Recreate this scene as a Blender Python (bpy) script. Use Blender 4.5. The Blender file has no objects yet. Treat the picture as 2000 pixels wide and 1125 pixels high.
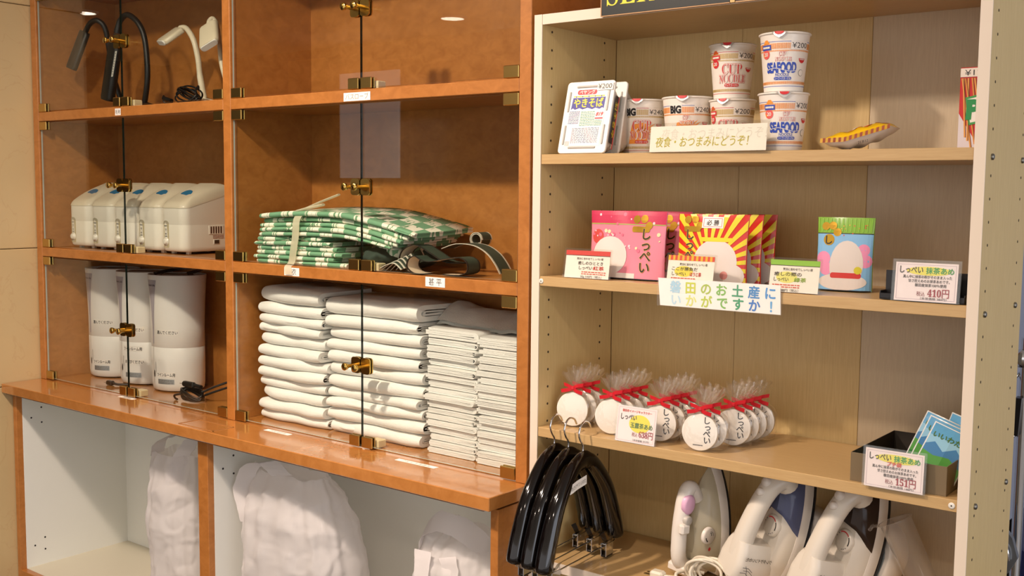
import bpy, bmesh, math, random
from mathutils import Vector, Matrix, noise
random.seed(7)
S = bpy.context.scene
COL = bpy.context.collection
PI = math.pi

def lin(h):
    if isinstance(h, str):
        h = h.lstrip('#'); h = [int(h[i:i+2], 16)/255 for i in (0, 2, 4)]
    return tuple(c/12.92 if c <= .04045 else ((c+.055)/1.055)**2.4 for c in h)

# ------------------------------------------------------------------ camera, world, lights, exposure
FPX = 2098.23                                    # focal length in pixels of a 2000 px wide frame
CAM = Vector((1.34307, -1.81663, 1.39941))
AX_R = Vector((.78819, .615354, .009733)); AX_U = Vector((-.062593, .06442, .995958)); AX_F = Vector((-.61224, .785614, -.089292))
cd = bpy.data.cameras.new('camera'); cam = bpy.data.objects.new('camera', cd); COL.objects.link(cam)
cd.sensor_width = 36; cd.lens = FPX/2000*36; cd.clip_start = .05
m = Matrix.Identity(4)
for i, a in enumerate((AX_R, AX_U, -AX_F)):
    for k in range(3): m[k][i] = a[k]
m.translation = CAM; cam.matrix_world = m
S.camera = cam

W = bpy.data.worlds.new('world'); S.world = W; W.use_nodes = True
bg = W.node_tree.nodes['Background']; bg.inputs[0].default_value = (*lin('#fcf4f0'), 1); bg.inputs[1].default_value = 1.0

def area(name, loc, size, power, color, aim=None, shape='DISK', spread=PI):
    l = bpy.data.lights.new(name, 'AREA'); l.shape = shape; l.energy = power; l.color = lin(color); l.spread = spread
    if isinstance(size, tuple): l.shape = 'RECTANGLE'; l.size, l.size_y = size
    else: l.size = size
    o = bpy.data.objects.new(name, l); COL.objects.link(o); o.location = loc
    if aim is not None: o.rotation_euler = (Vector(aim)-Vector(loc)).to_track_quat('-Z', 'Y').to_euler()
    return o
CEIL = 2.6
DOWN = [(-1.55, -1.25), (-.55, -1.36), (.45, -1.5), (-3.66, -3.88), (-5.6, -2.26), (1.4, -2.6), (-1.2, -3.2)]
for i, (x, y) in enumerate(DOWN[:3]):
    area('downlight_lamp', (x, y, CEIL-.05), .11, (5, 31, 9)[i], '#ffe8d6', aim=(x, y+.9, 0), spread=2.4)
for (x, y) in DOWN[3:]:
    area('downlight_lamp', (x, y, CEIL-.05), .11, 14, '#ffe8d6', aim=(x, y, 0), spread=2.4)
area('lobby_window_daylight', (4.3, -1.2, 1.7), (3.4, 2.2), 38, '#e6eeff', aim=(0, -.4, 1.2))

S.view_settings.view_transform = 'Standard'
S.view_settings.look = 'None'
S.view_settings.exposure = .24
S.view_settings.gamma = 1.0
S.view_settings.use_curve_mapping = False
S.cycles.max_bounces = 8
S.cycles.transparent_max_bounces = 24
S.cycles.sample_clamp_indirect = 4

# ------------------------------------------------------------------ materials
MATS = {}
def nodes(mt):
    return mt.node_tree.nodes, mt.node_tree.links
def mat(name, col, rough=.5, metal=0, spec=.5, bump=0, bscale=200, vary=0, vscale=30, stretch=(1, 1, 1), coat=0, emit=0, trans=0, sheen=0, sub=0):
    if name in MATS: return MATS[name]
    mt = bpy.data.materials.new(name); mt.use_nodes = True; MATS[name] = mt
    N, L = nodes(mt); p = N['Principled BSDF']
    c = lin(col); p.inputs['Base Color'].default_value = (*c, 1)
    p.inputs['Roughness'].default_value = rough; p.inputs['Metallic'].default_value = metal
    p.inputs['Specular IOR Level'].default_value = spec; p.inputs['Coat Weight'].default_value = coat
    p.inputs['Coat Roughness'].default_value = .08
    if trans: p.inputs['Transmission Weight'].default_value = trans
    if sheen: p.inputs['Sheen Weight'].default_value = sheen
    if sub:
        p.inputs['Subsurface Weight'].default_value = sub; p.inputs['Subsurface Radius'].default_value = (.01, .009, .008)
    if emit:
        p.inputs['Emission Color'].default_value = (*c, 1); p.inputs['Emission Strength'].default_value = emit
    if bump or vary:
        tc = N.new('ShaderNodeTexCoord'); mp = N.new('ShaderNodeMapping'); mp.inputs['Scale'].default_value = stretch
        L.new(tc.outputs['Object'], mp.inputs[0])
        if vary:
            n = N.new('ShaderNodeTexNoise'); n.inputs['Scale'].default_value = vscale; n.inputs['Detail'].default_value = 6
            L.new(mp.outputs[0], n.inputs['Vector'])
            r = N.new('ShaderNodeValToRGB'); r.color_ramp.elements[0].position = .3; r.color_ramp.elements[1].position = .7
            r.color_ramp.elements[0].color = (*[x*(1-vary) for x in c], 1); r.color_ramp.elements[1].color = (*[min(1, x*(1+vary*.7)) for x in c], 1)
            L.new(n.outputs[0], r.inputs[0]); L.new(r.outputs[0], p.inputs['Base Color'])
        if bump:
            n2 = N.new('ShaderNodeTexNoise'); n2.inputs['Scale'].default_value = bscale; n2.inputs['Detail'].default_value = 4
            L.new(mp.outputs[0], n2.inputs['Vector'])
            b = N.new('ShaderNodeBump'); b.inputs['Strength'].default_value = bump; b.inputs['Distance'].default_value = .002
            L.new(n2.outputs[0], b.inputs['Height']); L.new(b.outputs[0], p.inputs['Normal'])
    return mt
def P(col, rough=.45):                            # plain printed or moulded colour
    return mat('plain_'+col.lstrip('#'), col, rough)
def film(name, col, ior=1.45, gloss_rough=.03, tint=1., haze=0., bump=0, bscale=60, boost=1.):
    """thin clear sheet: transparent straight through, mirror-like by Fresnel, a little milky"""
    if name in MATS: return MATS[name]
    mt = bpy.data.materials.new(name); mt.use_nodes = True; MATS[name] = mt
    N, L = nodes(mt); N.remove(N['Principled BSDF']); out = N['Material Output']
    t = N.new('ShaderNodeBsdfTransparent'); t.inputs[0].default_value = (*[1-(1-x)*tint for x in lin(col)], 1)
    g = N.new('ShaderNodeBsdfGlossy'); g.inputs['Roughness'].default_value = gloss_rough; g.inputs[0].default_value = (1, 1, 1, 1)
    fr = N.new('ShaderNodeLayerWeight'); fr.inputs[0].default_value = .5      # Schlick, the same from both faces of the sheet
    p5 = N.new('ShaderNodeMath'); p5.operation = 'POWER'; p5.inputs[1].default_value = 5; L.new(fr.outputs['Facing'], p5.inputs[0])
    f0 = ((ior-1)/(ior+1))**2*boost
    mu = N.new('ShaderNodeMath'); mu.operation = 'MULTIPLY_ADD'; mu.inputs[1].default_value = 1-f0; mu.inputs[2].default_value = f0; mu.use_clamp = True
    L.new(p5.outputs[0], mu.inputs[0])
    mx = N.new('ShaderNodeMixShader'); L.new(mu.outputs[0], mx.inputs[0]); L.new(t.outputs[0], mx.inputs[1]); L.new(g.outputs[0], mx.inputs[2])
    if bump:
        tc = N.new('ShaderNodeTexCoord'); n = N.new('ShaderNodeTexNoise'); n.inputs['Scale'].default_value = bscale; n.inputs['Detail'].default_value = 2
        L.new(tc.outputs['Object'], n.inputs['Vector'])
        b = N.new('ShaderNodeBump'); b.inputs['Strength'].default_value = bump; b.inputs['Distance'].default_value = .004
        L.new(n.outputs[0], b.inputs['Height']); L.new(b.outputs[0], g.inputs['Normal']); L.new(b.outputs[0], fr.inputs['Normal'])
    last = mx.outputs[0]
    if haze:
        d = N.new('ShaderNodeBsdfDiffuse'); d.inputs[0].default_value = (*lin(col), 1)
        tl = N.new('ShaderNodeBsdfTranslucent'); tl.inputs[0].default_value = (*lin(col), 1)
        ad = N.new('ShaderNodeMixShader'); ad.inputs[0].default_value = .4; L.new(d.outputs[0], ad.inputs[1]); L.new(tl.outputs[0], ad.inputs[2])
        m2 = N.new('ShaderNodeMixShader'); m2.inputs[0].default_value = haze; L.new(last, m2.inputs[1]); L.new(ad.outputs[0], m2.inputs[2]); last = m2.outputs[0]
    L.new(last, out.inputs[0])
    return mt
def wood(name, c1, c2, scale, stretch, rough=.35, spec=.5, coat=0, bump=.12, bscale=90):
    mt = mat(name, c1, rough, spec=spec, coat=coat); N, L = nodes(mt); p = N['Principled BSDF']
    tc = N.new('ShaderNodeTexCoord'); mp = N.new('ShaderNodeMapping'); mp.inputs['Scale'].default_value = stretch; L.new(tc.outputs['Object'], mp.inputs[0])
    n = N.new('ShaderNodeTexNoise'); n.inputs['Scale'].default_value = scale; n.inputs['Detail'].default_value = 8; n.inputs['Roughness'].default_value = .65
    n.inputs['Distortion'].default_value = .6
    L.new(mp.outputs[0], n.inputs['Vector'])
    r = N.new('ShaderNodeValToRGB'); r.color_ramp.elements[0].position = .32; r.color_ramp.elements[1].position = .68
    r.color_ramp.elements[0].color = (*lin(c2), 1); r.color_ramp.elements[1].color = (*lin(c1), 1)
    L.new(n.outputs[0], r.inputs[0]); L.new(r.outputs[0], p.inputs['Base Color'])
    b = N.new('ShaderNodeBump'); b.inputs['Strength'].default_value = bump; b.inputs['Distance'].default_value = .001
    L.new(n.outputs[0], b.inputs['Height']); L.new(b.outputs[0], p.inputs['Normal'])
    return mt
OAK = wood('orange_burl_veneer', '#b67638', '#a06329', 26, (1, 1, 1.5), .38, coat=.25)
OAKP = wood('orange_counter_veneer', '#bb7d42', '#a96d33', 20, (1, 1, 1), .16, coat=.6, bump=.03)
BEI = wood('beige_maple_laminate', '#d9bf86', '#ccb077', 60, (6, 6, .25), .42, bump=.04)
BEIX = wood('beige_maple_shelf', '#c6a674', '#ba9866', 50, (.3, 6, 6), .3, bump=.03)
BEIL = wood('pale_beige_board', '#d2c2a4', '#c8b799', 70, (5, 5, .3), .45, bump=.04)
EDGE = mat('cream_edge_band', '#e2d3bf', .45)
WHITEB = mat('white_melamine', '#dfe0d8', .42)
MARB = mat("cream_marble", "#c2a97b", .25, vary=.05, vscale=4)
def marble_veins(mt):
    N, L = nodes(mt); p = N['Principled BSDF']; src = p.inputs['Base Color'].links[0].from_socket
    tc = N.new('ShaderNodeTexCoord'); n = N.new('ShaderNodeTexNoise'); n.inputs['Scale'].default_value = 3.5; n.inputs['Detail'].default_value = 5; n.inputs['Distortion'].default_value = 1.2
    L.new(tc.outputs['Object'], n.inputs['Vector'])
    r = N.new('ShaderNodeValToRGB'); e = r.color_ramp.elements; e[0].position = .492; e[0].color = (0, 0, 0, 1); e[1].position = .508; e[1].color = (0, 0, 0, 1)
    k = r.color_ramp.elements.new(.5); k.color = (.12, .12, .12, 1)
    mx = N.new('ShaderNodeMixRGB'); L.new(r.outputs[0], mx.inputs[0]); L.new(n.outputs[0], r.inputs[0]); L.new(src, mx.inputs[1]); mx.inputs[2].default_value = (*lin('#9a6a35'), 1)
    L.new(mx.outputs[0], p.inputs['Base Color'])
marble_veins(MARB)
BRASS = mat('polished_brass', '#d0ad5c', .2, 1)
BRASSD = mat('brass_clip', '#c4a25c', .26, 1)
CHROME = mat('chrome', '#d9dadb', .08, 1)
GLASS = film('door_glass', '#f4faf6', 1.5, .0, .5)
GEDGE = mat('dark_glass_edge', '#0c1a14', .1)
GEDGEL = mat('light_glass_edge', '#a9aea2', .15)
STICK = mat('white_sticker', '#f3efe6', .5)
INK = mat('black_ink', '#1d1b1c', .5)
BLK = mat('black_plastic', '#141213', .28)
BLKG = mat('gloss_black_lacquer', '#090606', .08, coat=.25)
CORD = mat('black_rubber_cord', '#0f0e0e', .4)
WPL = mat('white_plastic', '#ece7de', .3)
WPL2 = mat('warm_white_plastic', '#e6ddcf', .3)

# ------------------------------------------------------------------ mesh building
def spline(pts, n=8, closed=False):
    pts = [Vector(p) for p in pts]; out = []; k = len(pts)
    rng = range(k if closed else k-1)
    for i in rng:
        g = (lambda j: pts[j % k]) if closed else (lambda j: pts[max(0, min(k-1, j))])
        a, b, c, d = g(i-1), g(i), g(i+1), g(i+2)
        for t in range(n):
            u = t/n
            out.append(.5*((2*b)+(c-a)*u+(2*a-5*b+4*c-d)*u*u+(3*b-a-3*c+d)*u**3))
    if not closed: out.append(pts[-1])
    return out
def rrect(w, h, r, n=4, cx=0, cy=0):
    """rounded rectangle, counter-clockwise"""
    out = []
    for (sx, sy, a0) in ((1, 1, 0), (-1, 1, 90), (-1, -1, 180), (1, -1, 270)):
        for i in range(n+1):
            a = math.radians(a0+90*i/n)
            out.append((cx+sx*(w/2-r)+r*math.cos(a), cy+sy*(h/2-r)+r*math.sin(a)))
    return out
def circ(r, n=24, cx=0, cy=0, ry=None, a0=0):
    return [(cx+r*math.cos(a0+2*PI*i/n), cy+(ry or r)*math.sin(a0+2*PI*i/n)) for i in range(n)]
TXT = {}
def glyphs(s, bold=0, spacing=1., res=3):
    key = (s, bold, spacing)
    if key not in TXT:
        c = bpy.data.curves.new('tmp', 'FONT'); c.body = s; c.size = 1; c.offset = bold; c.resolution_u = res; c.fill_mode = 'FRONT'
        c.space_character = spacing; c.space_line = .8
        o = bpy.data.objects.new('tmp', c); COL.objects.link(o)
        me = o.to_mesh(); V = [(v.co.x, v.co.y) for v in me.vertices]; F = [tuple(p.vertices) for p in me.polygons]
        o.to_mesh_clear(); bpy.data.objects.remove(o); bpy.data.curves.remove(c)
        xs = [v[0] for v in V] or [0]; ys = [v[1] for v in V] or [0]
        TXT[key] = (V, F, min(xs), max(xs), min(ys), max(ys))
    return TXT[key]

class B:
    def __init__(s): s.v = []; s.f = []; s.m = []; s.sm = []
    def add(s, V, F, mt, smooth=False):
        o = len(s.v); s.v += [tuple(p) for p in V]
        for f in F: s.f.append(tuple(i+o for i in f)); s.m.append(mt); s.sm.append(smooth)
        return s
    def loft(s, rings, mt, smooth=True, caps=(True, True), closed=True, capm=None):
        n = len(rings[0]); V = [p for r in rings for p in r]; F = []
        for i in range(len(rings)-1):
            for j in range(n if closed else n-1):
                a, b = i*n+j, i*n+(j+1) % n
                F.append((a, b, b+n, a+n))
        s.add(V, F, mt, smooth)
        for k, (c, r) in enumerate(zip(caps, (rings[0], rings[-1]))):
            if c: s.add(r if k else list(reversed(r)), [tuple(range(n))], capm or mt, False)
        return s
    def box(s, x0, x1, y0, y1, z0, z1, mt, bev=0):
        if bev <= 0:
            V = [(x, y, z) for z in (z0, z1) for (x, y) in ((x0, y0), (x1, y0), (x1, y1), (x0, y1))]
            return s.add(V, [(3, 2, 1, 0), (4, 5, 6, 7), (0, 1, 5, 4), (1, 2, 6, 5), (2, 3, 7, 6), (3, 0, 4, 7)], mt)
        def ring(k, c, z):
            X0, X1, Y0, Y1 = x0+k, x1-k, y0+k, y1-k
            return [(x, y, z) for x, y in ((X0+c, Y0), (X1-c, Y0), (X1, Y0+c), (X1, Y1-c), (X1-c, Y1), (X0+c, Y1), (X0, Y1-c), (X0, Y0+c))]
        return s.loft([ring(bev, bev*.3, z0), ring(0, bev, z0+bev), ring(0, bev, z1-bev), ring(bev, bev*.3, z1)], mt, False)
    def prism(s, poly, lo, hi, mt, axis='z', smooth=False, capm=None):
        """poly lies in (x,y), (x,z) or (y,z) and is pushed from lo to hi along axis"""
        f = {'z': lambda a, b, c: (a, b, c), 'y': lambda a, b, c: (a, c, b), 'x': lambda a, b, c: (c, a, b)}[axis]
        r0 = [f(a, b, lo) for a, b in poly]; r1 = [f(a, b, hi) for a, b in poly]
        if axis == 'y': r0.reverse(); r1.reverse()
        return s.loft([r0, r1], mt, smooth, capm=capm)
    def lathe(s, prof, mt, n=24, c=(0, 0, 0), smooth=True, caps=(True, True), ry=1., axis='z'):
        rings = []
        for r, z in prof:
            ring = [(r*math.cos(2*PI*i/n), r*ry*math.sin(2*PI*i/n), z) for i in range(n)]
            if axis == 'y': ring = [(x, -zz, y) for x, y, zz in ring]      # points towards -y
            if axis == 'x': ring = [(zz, x, y) for x, y, zz in ring]
            rings.append([(c[0]+p[0], c[1]+p[1], c[2]+p[2]) for p in ring])
        return s.loft(rings, mt, smooth, caps)
    def tube(s, path, r, mt, n=8, caps=True, flat=1., up=None, closed=False):
        path = [Vector(p) for p in path]; k = len(path); rings = []; nrm = None
        for i, p in enumerate(path):
            t = (path[(i+1) % k]-path[(i-1) % k]) if closed else (path[min(k-1, i+1)]-path[max(0, i-1)])
            t = t.normalized() if t.length > 1e-9 else Vector((0, 0, 1))
            if nrm is None:
                a = Vector(up) if up else (Vector((0, 0, 1)) if abs(t.z) < .9 else Vector((1, 0, 0)))
                nrm = (a-t*a.dot(t)).normalized()
            else:
                a = Vector(up) if up else nrm
                q = a-t*a.dot(t); nrm = q.normalized() if q.length > 1e-6 else nrm
            bi = t.cross(nrm); rr = r[i] if isinstance(r, (list, tuple)) else r
            rings.append([p+(nrm*math.cos(2*PI*j/n)*rr*flat+bi*math.sin(2*PI*j/n)*rr) for j in range(n)])
        if closed: rings.append(rings[0])
        return s.loft(rings, mt, True, (caps and not closed, caps and not closed))
    def strip(s, path, wid, thick, mt, mt2=None, edge=None, smooth=True):
        """flat band along path; wid is a vector (or one per point); mt faces one side, mt2 the other, edge the two hems"""
        path = [Vector(p) for p in path]; k = len(path); secs = []
        for i, p in enumerate(path):
            t = (path[min(k-1, i+1)]-path[max(0, i-1)]).normalized()
            w = Vector(wid[i] if isinstance(wid, list) else wid); nn = t.cross(w).normalized()*thick/2
            f = (0, .1, .9, 1) if edge else (0, 1)
            secs.append([p+w*(u-.5)+nn for u in f]+[p+w*(u-.5)-nn for u in reversed(f)])
        n = len(secs[0]); V = [p for q in secs for p in q]; h = n//2
        for j in range(n):
            F = [(i*n+j, i*n+(j+1) % n, (i+1)*n+(j+1) % n, (i+1)*n+j) for i in range(k-1)]
            side = mt if j < h-1 else ((edge or mt) if j in (h-1, n-1) else (mt2 or mt))
            if edge and j in (0, h-2, h, n-2): side = edge
            s.add(V, F, side, smooth)
        s.add(secs[0], [tuple(range(n))], edge or mt); s.add(secs[-1], [tuple(reversed(range(n)))], edge or mt)
        return s
    def grid(s, fn, nu, nv, mt, smooth=True):
        V = [fn(i/nu, j/nv) for j in range(nv+1) for i in range(nu+1)]
        return s.add(V, [(j*(nu+1)+i, j*(nu+1)+i+1, (j+1)*(nu+1)+i+1, (j+1)*(nu+1)+i) for j in range(nv) for i in range(nu)], mt, smooth)
    # ---- flat print in the (u, v) plane, w outwards
    def text(s, t, size, mt, x=0, y=0, align='c', bold=0, w=.0004, sx=1., fit=None, spacing=1., sh=0.):
        if bold and any(0x2e80 < ord(ch) < 0xfff0 for ch in t):      # heavy kana and kanji: shifted copies, outlines stay clean
            if fit: V, F, a, b, c, d = glyphs(t, 0, spacing); sx = fit/((b-a)*size)
            k = bold*size*.55
            for i, (dx, dy) in enumerate(((-k, 0), (k, 0), (0, k), (0, -k))): s.text(t, size, mt, x+dx, y+dy, align, 0, w+i*.00002, sx, None, spacing, sh)
            return s
        V, F, a, b, c, d = glyphs(t, bold, spacing)
        if fit: sx = fit/((b-a)*size)
        k = size*sx; ox = {'c': -(a+b)/2, 'l': -a, 'r': -b}[align]
        return s.add([(x+(px+ox+sh*py)*k, y+py*size, w) for px, py in V], F, mt)
    def poly(s, pts, mt, w=.0002):
        return s.add([(a, b, w) for a, b in pts], [tuple(range(len(pts)))], mt)
    def rect(s, x0, x1, y0, y1, mt, w=.0002): return s.poly([(x0, y0), (x1, y0), (x1, y1), (x0, y1)], mt, w)
    def frame(s, x0, x1, y0, y1, t, mt, w=.0003):
        s.rect(x0, x1, y0, y0+t, mt, w); s.rect(x0, x1, y1-t, y1, mt, w); s.rect(x0, x0+t, y0+t, y1-t, mt, w); return s.rect(x1-t, x1, y0+t, y1-t, mt, w)
    def tinylines(s, x0, x1, y0, y1, n, mt, w=.0003, seed=1, words=5):
        """unreadably small print: rows of short dashes"""
        r = random.Random(seed); h = (y1-y0)/n
        for i in range(n):
            x = x0
            while x < x1-1e-4:
                e = min(x1, x+(x1-x0)/words*r.uniform(.3, 1.1)); s.rect(x, e, y0+i*h+h*.25, y0+i*h+h*.72, mt, w); x = e+(x1-x0)*.025
        return s
    def slice_u(s, step, ax=0):
        bm = bmesh.new(); ms = []
        for mt in s.m:
            if mt not in ms: ms.append(mt)
        vs = [bm.verts.new(p) for p in s.v]
        for f, mt, q in zip(s.f, s.m, s.sm):
            try: fc = bm.faces.new([vs[i] for i in f]); fc.material_index = ms.index(mt)
            except ValueError: pass
        x0 = min(p[ax] for p in s.v); x1 = max(p[ax] for p in s.v); no = [(1, 0, 0), (0, 1, 0)][ax]; x = math.floor(x0/step)*step+step
        while x < x1:
            bmesh.ops.bisect_plane(bm, geom=bm.verts[:]+bm.edges[:]+bm.faces[:], plane_co=[(x, 0, 0), (0, x, 0)][ax], plane_no=no); x += step
        bm.verts.index_update()
        s.v = [tuple(v.co) for v in bm.verts]; s.f = [tuple(v.index for v in f.verts) for f in bm.faces]; s.m = [ms[f.material_index] for f in bm.faces]; s.sm = [False]*len(s.f)
        bm.free(); return s
    def map(s, fn): s.v = [tuple(fn(Vector(p))) for p in s.v]; return s
    def build(s, name, parent=None, loc=None, rot=None):
        me = bpy.data.meshes.new(name); me.from_pydata(s.v, [], s.f)
        ms = []
        for mt in s.m:
            if mt not in ms: ms.append(mt)
        for mt in ms: me.materials.append(mt)
        ix = {id(mt): i for i, mt in enumerate(ms)}
        me.polygons.foreach_set('material_index', [ix[id(mt)] for mt in s.m]); me.polygons.foreach_set('use_smooth', s.sm)
        me.update()
        o = bpy.data.objects.new(name, me); COL.objects.link(o)
        if parent: o.parent = parent
        if loc: o.location = loc
        if rot: o.rotation_euler = rot
        return o
def upright(x=0, y=0, z=0):
    """print plane stood up to face -y: u -> x, v -> z, w -> -y"""
    return lambda p: (x+p.x, y-p.z, z+p.y)
def wobble(b, amp, scale, seed=0, zfix=None):
    def f(p):
        q = noise.noise_vector(p*scale+Vector((seed*3.1, seed*1.7, seed*.9)))*amp
        if zfix is not None and p.z < zfix: q.z = 0
        return p+q
    return b.map(f)
def tag(o, label, cat, group=None):
    o['label'] = label; o['category'] = cat
    if group: o['group'] = group
    return o
def thing(name, label, cat, loc=(0, 0, 0), rot=(0, 0, 0), group=None):
    o = bpy.data.objects.new(name, None); COL.objects.link(o); o.empty_display_size = .03
    o.location = loc; o.rotation_euler = rot
    return tag(o, label, cat, group)
def struct(o): o['kind'] = 'structure'; return o
def dup(root, loc, rot, label, group=None):
    def cp(o, par):
        c = o.copy(); COL.objects.link(c)
        if par: c.parent = par
        for ch in o.children: cp(ch, c)
        return c
    r = cp(root, None); r.location = loc; r.rotation_euler = rot; r['label'] = label
    if group: r['group'] = group
    return r
def rest(z, *roots):
    """lower things that were tilted together until their lowest point touches height z"""
    lo = min((r.matrix_basis @ v.co).z for r in roots for ch in r.children for v in ch.data.vertices)
    for r in roots: r.location.z += z-lo
def at_depth(px, py, d):
    """the point at distance d along the lens axis behind pixel (px, py) of the photograph"""
    return CAM+(AX_F+AX_R*((px-1000)/FPX)+AX_U*((562.5-py)/FPX))*d
def on(px, py, ax, val):
    q = AX_F+AX_R*((px-1000)/FPX)+AX_U*((562.5-py)/FPX)
    return CAM+q*((val-CAM[ax])/q[ax])
ORD = ['lowest', 'second from the bottom', 'third from the bottom', 'fourth from the bottom', 'fifth from the bottom', 'sixth from the bottom', 'seventh from the bottom', 'eighth from the bottom', 'ninth from the bottom', 'tenth from the bottom', 'eleventh from the bottom', 'twelfth from the bottom', 'thirteenth from the bottom', 'fourteenth from the bottom', 'fifteenth from the bottom', 'sixteenth from the bottom', 'seventeenth from the bottom', 'eighteenth from the bottom', 'nineteenth from the bottom', 'twentieth from the bottom']
# ------------------------------------------------------------------ the setting
YB = .293                                        # inner back of both shelves
RED = mat('bordeaux_wood_wall', '#a3511f', .4, vary=.12, vscale=20)
FLOORM = mat('polished_stone_floor', '#54473a', .3, vary=.1, vscale=5)
CEILM = mat('ceiling_plaster', '#efe6d6', .8)
struct(B().box(-8, 5, -6, 3.2, -.06, 0, FLOORM).build('floor'))
struct(B().box(-8, 5, -6, 3.2, CEIL, CEIL+.08, CEILM).build('ceiling'))
struct(B().box(-2.3, .45, .305, .40, 0, CEIL, RED).build('wall_back'))
FARW = mat('far_blue_grey_wall', '#aab0c2', .6)
struct(B().box(.38, 5, 2.3, 2.4, 0, CEIL, FARW).build('wall_far'))
struct(B().box(.38, .45, .40, 2.3, 0, CEIL, FARW).build('wall_corner'))
# marble side wall: slabs with open joints on a backing
wl = struct(B().box(-2.30, -2.095, -.17, .305, 0, CEIL, MARB).build('wall_left'))
zs = [0, .755, 1.2, 1.98, CEIL]
for i in range(4):
    B().box(-2.095, -2.056, -.17, .304, zs[i]+.001, zs[i+1]-.001, MARB, .002).build('marble_slab', wl)
# lobby side seen only in the glass: panelled wall, door with a bright pane, notice
LOB = mat('lobby_wall_panel', '#5c3a20', .45, vary=.1, vscale=8)
struct(B().box(-8, -3.0, -4.62, -4.5, 0, CEIL, LOB).build('wall_front'))
struct(B().box(-8.1, -8, -6, 3.2, 0, CEIL, LOB).build('wall_outer'))
struct(B().box(-8, -2.3, .36, .46, 0, CEIL, LOB).build('wall_recess'))
d1 = struct(B().box(-5.50, -4.60, -4.50, -4.44, 0, 2.45, OAK, .004).build('door_1'))
B().box(-5.38, -4.70, -4.44, -4.425, 1.5, 2.36, mat('daylit_door_pane', '#eef0f2', .3, emit=.6)).build('pane', d1)
B().box(-4.66, -4.63, -4.44, -4.38, .95, 1.25, BRASS, .004).build('handle', d1)
n1 = B().box(-6.1, -5.62, -4.498, -4.485, 2.2, 2.52, P('#e8b32c')).build('notice_board'); tag(n1, 'yellow notice on the lobby wall beside the glazed door', 'notice')
for i, (x, y) in enumerate(DOWN):
    f = B().lathe([(.080, CEIL-.012), (.100, CEIL-.012), (.103, CEIL-.004), (.103, CEIL)], mat('lamp_trim', '#e9e2d4', .35), 24, (x, y, 0), caps=(False, True)).build('ceiling_light')
    tag(f, ['recessed downlight over the glass cabinet, nearest the marble wall', 'recessed downlight over the towels side of the cabinet', 'recessed downlight in front of the snack shelf', 'recessed downlight mirrored high in the right cabinet pane', 'recessed downlight deep in the lobby at the left', 'recessed downlight behind the viewer at the right', 'recessed downlight in the middle of the lobby'][i], 'ceiling light')
    B().lathe([(.0, CEIL-.011), (.080, CEIL-.011)], mat('lamp_glow', '#fff0d8', .5, emit=9), 24, (x, y, 0), caps=(False, False)).build('diffuser', f)

# ------------------------------------------------------------------ glass-door cabinet
C0, C1, C2, C3, C4, C5 = -2.053, -2.021, -1.065, -1.033, -.061, -.030
K, L1, L2, CT = .7677, 1.639, 1.204, 2.02
cab = thing('display_cabinet', 'orange burl wood wall cabinet with six glass door compartments', 'cabinet', (-1.04, .15, K))
ox, oy, oz = -1.04, .15, K
def cb(x0, x1, y0, y1, z0, z1, mt=OAK, bev=.0012): return B().box(x0-ox, x1-ox, y0-oy, y1-oy, z0-oz, z1-oz, mt, bev)
cb(C0, C1, .003, YB, K+.0003, 2.35).build('side_panel', cab)
cb(C2, C3, .003, YB, K+.0003, 2.35).build('divider', cab)
cb(C4, C5, .003, YB, K+.0003, 2.35).build('side_panel', cab)
cb(C1, C2, YB-.006, YB, K+.0003, 2.35, bev=0).build('back_panel', cab); cb(C3, C4, YB-.006, YB, K+.0003, 2.35, bev=0).build('back_panel', cab)
for x0, x1 in ((C1, C2), (C3, C4)):
    for z1, t in ((L1, .0285), (L2, .0285), (CT+.0285, .0285), (2.35, .03)):
        cb(x0, x1, .003, YB-.006, z1-t, z1).build('shelf', cab)
    B().box(x0+.002-ox, x1-.002-ox, .02-oy, YB-.006-oy, .0004, .0014, OAKP).build('bottom_board', cab)
GAP = {0: -1.552, 1: -.5435}
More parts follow.
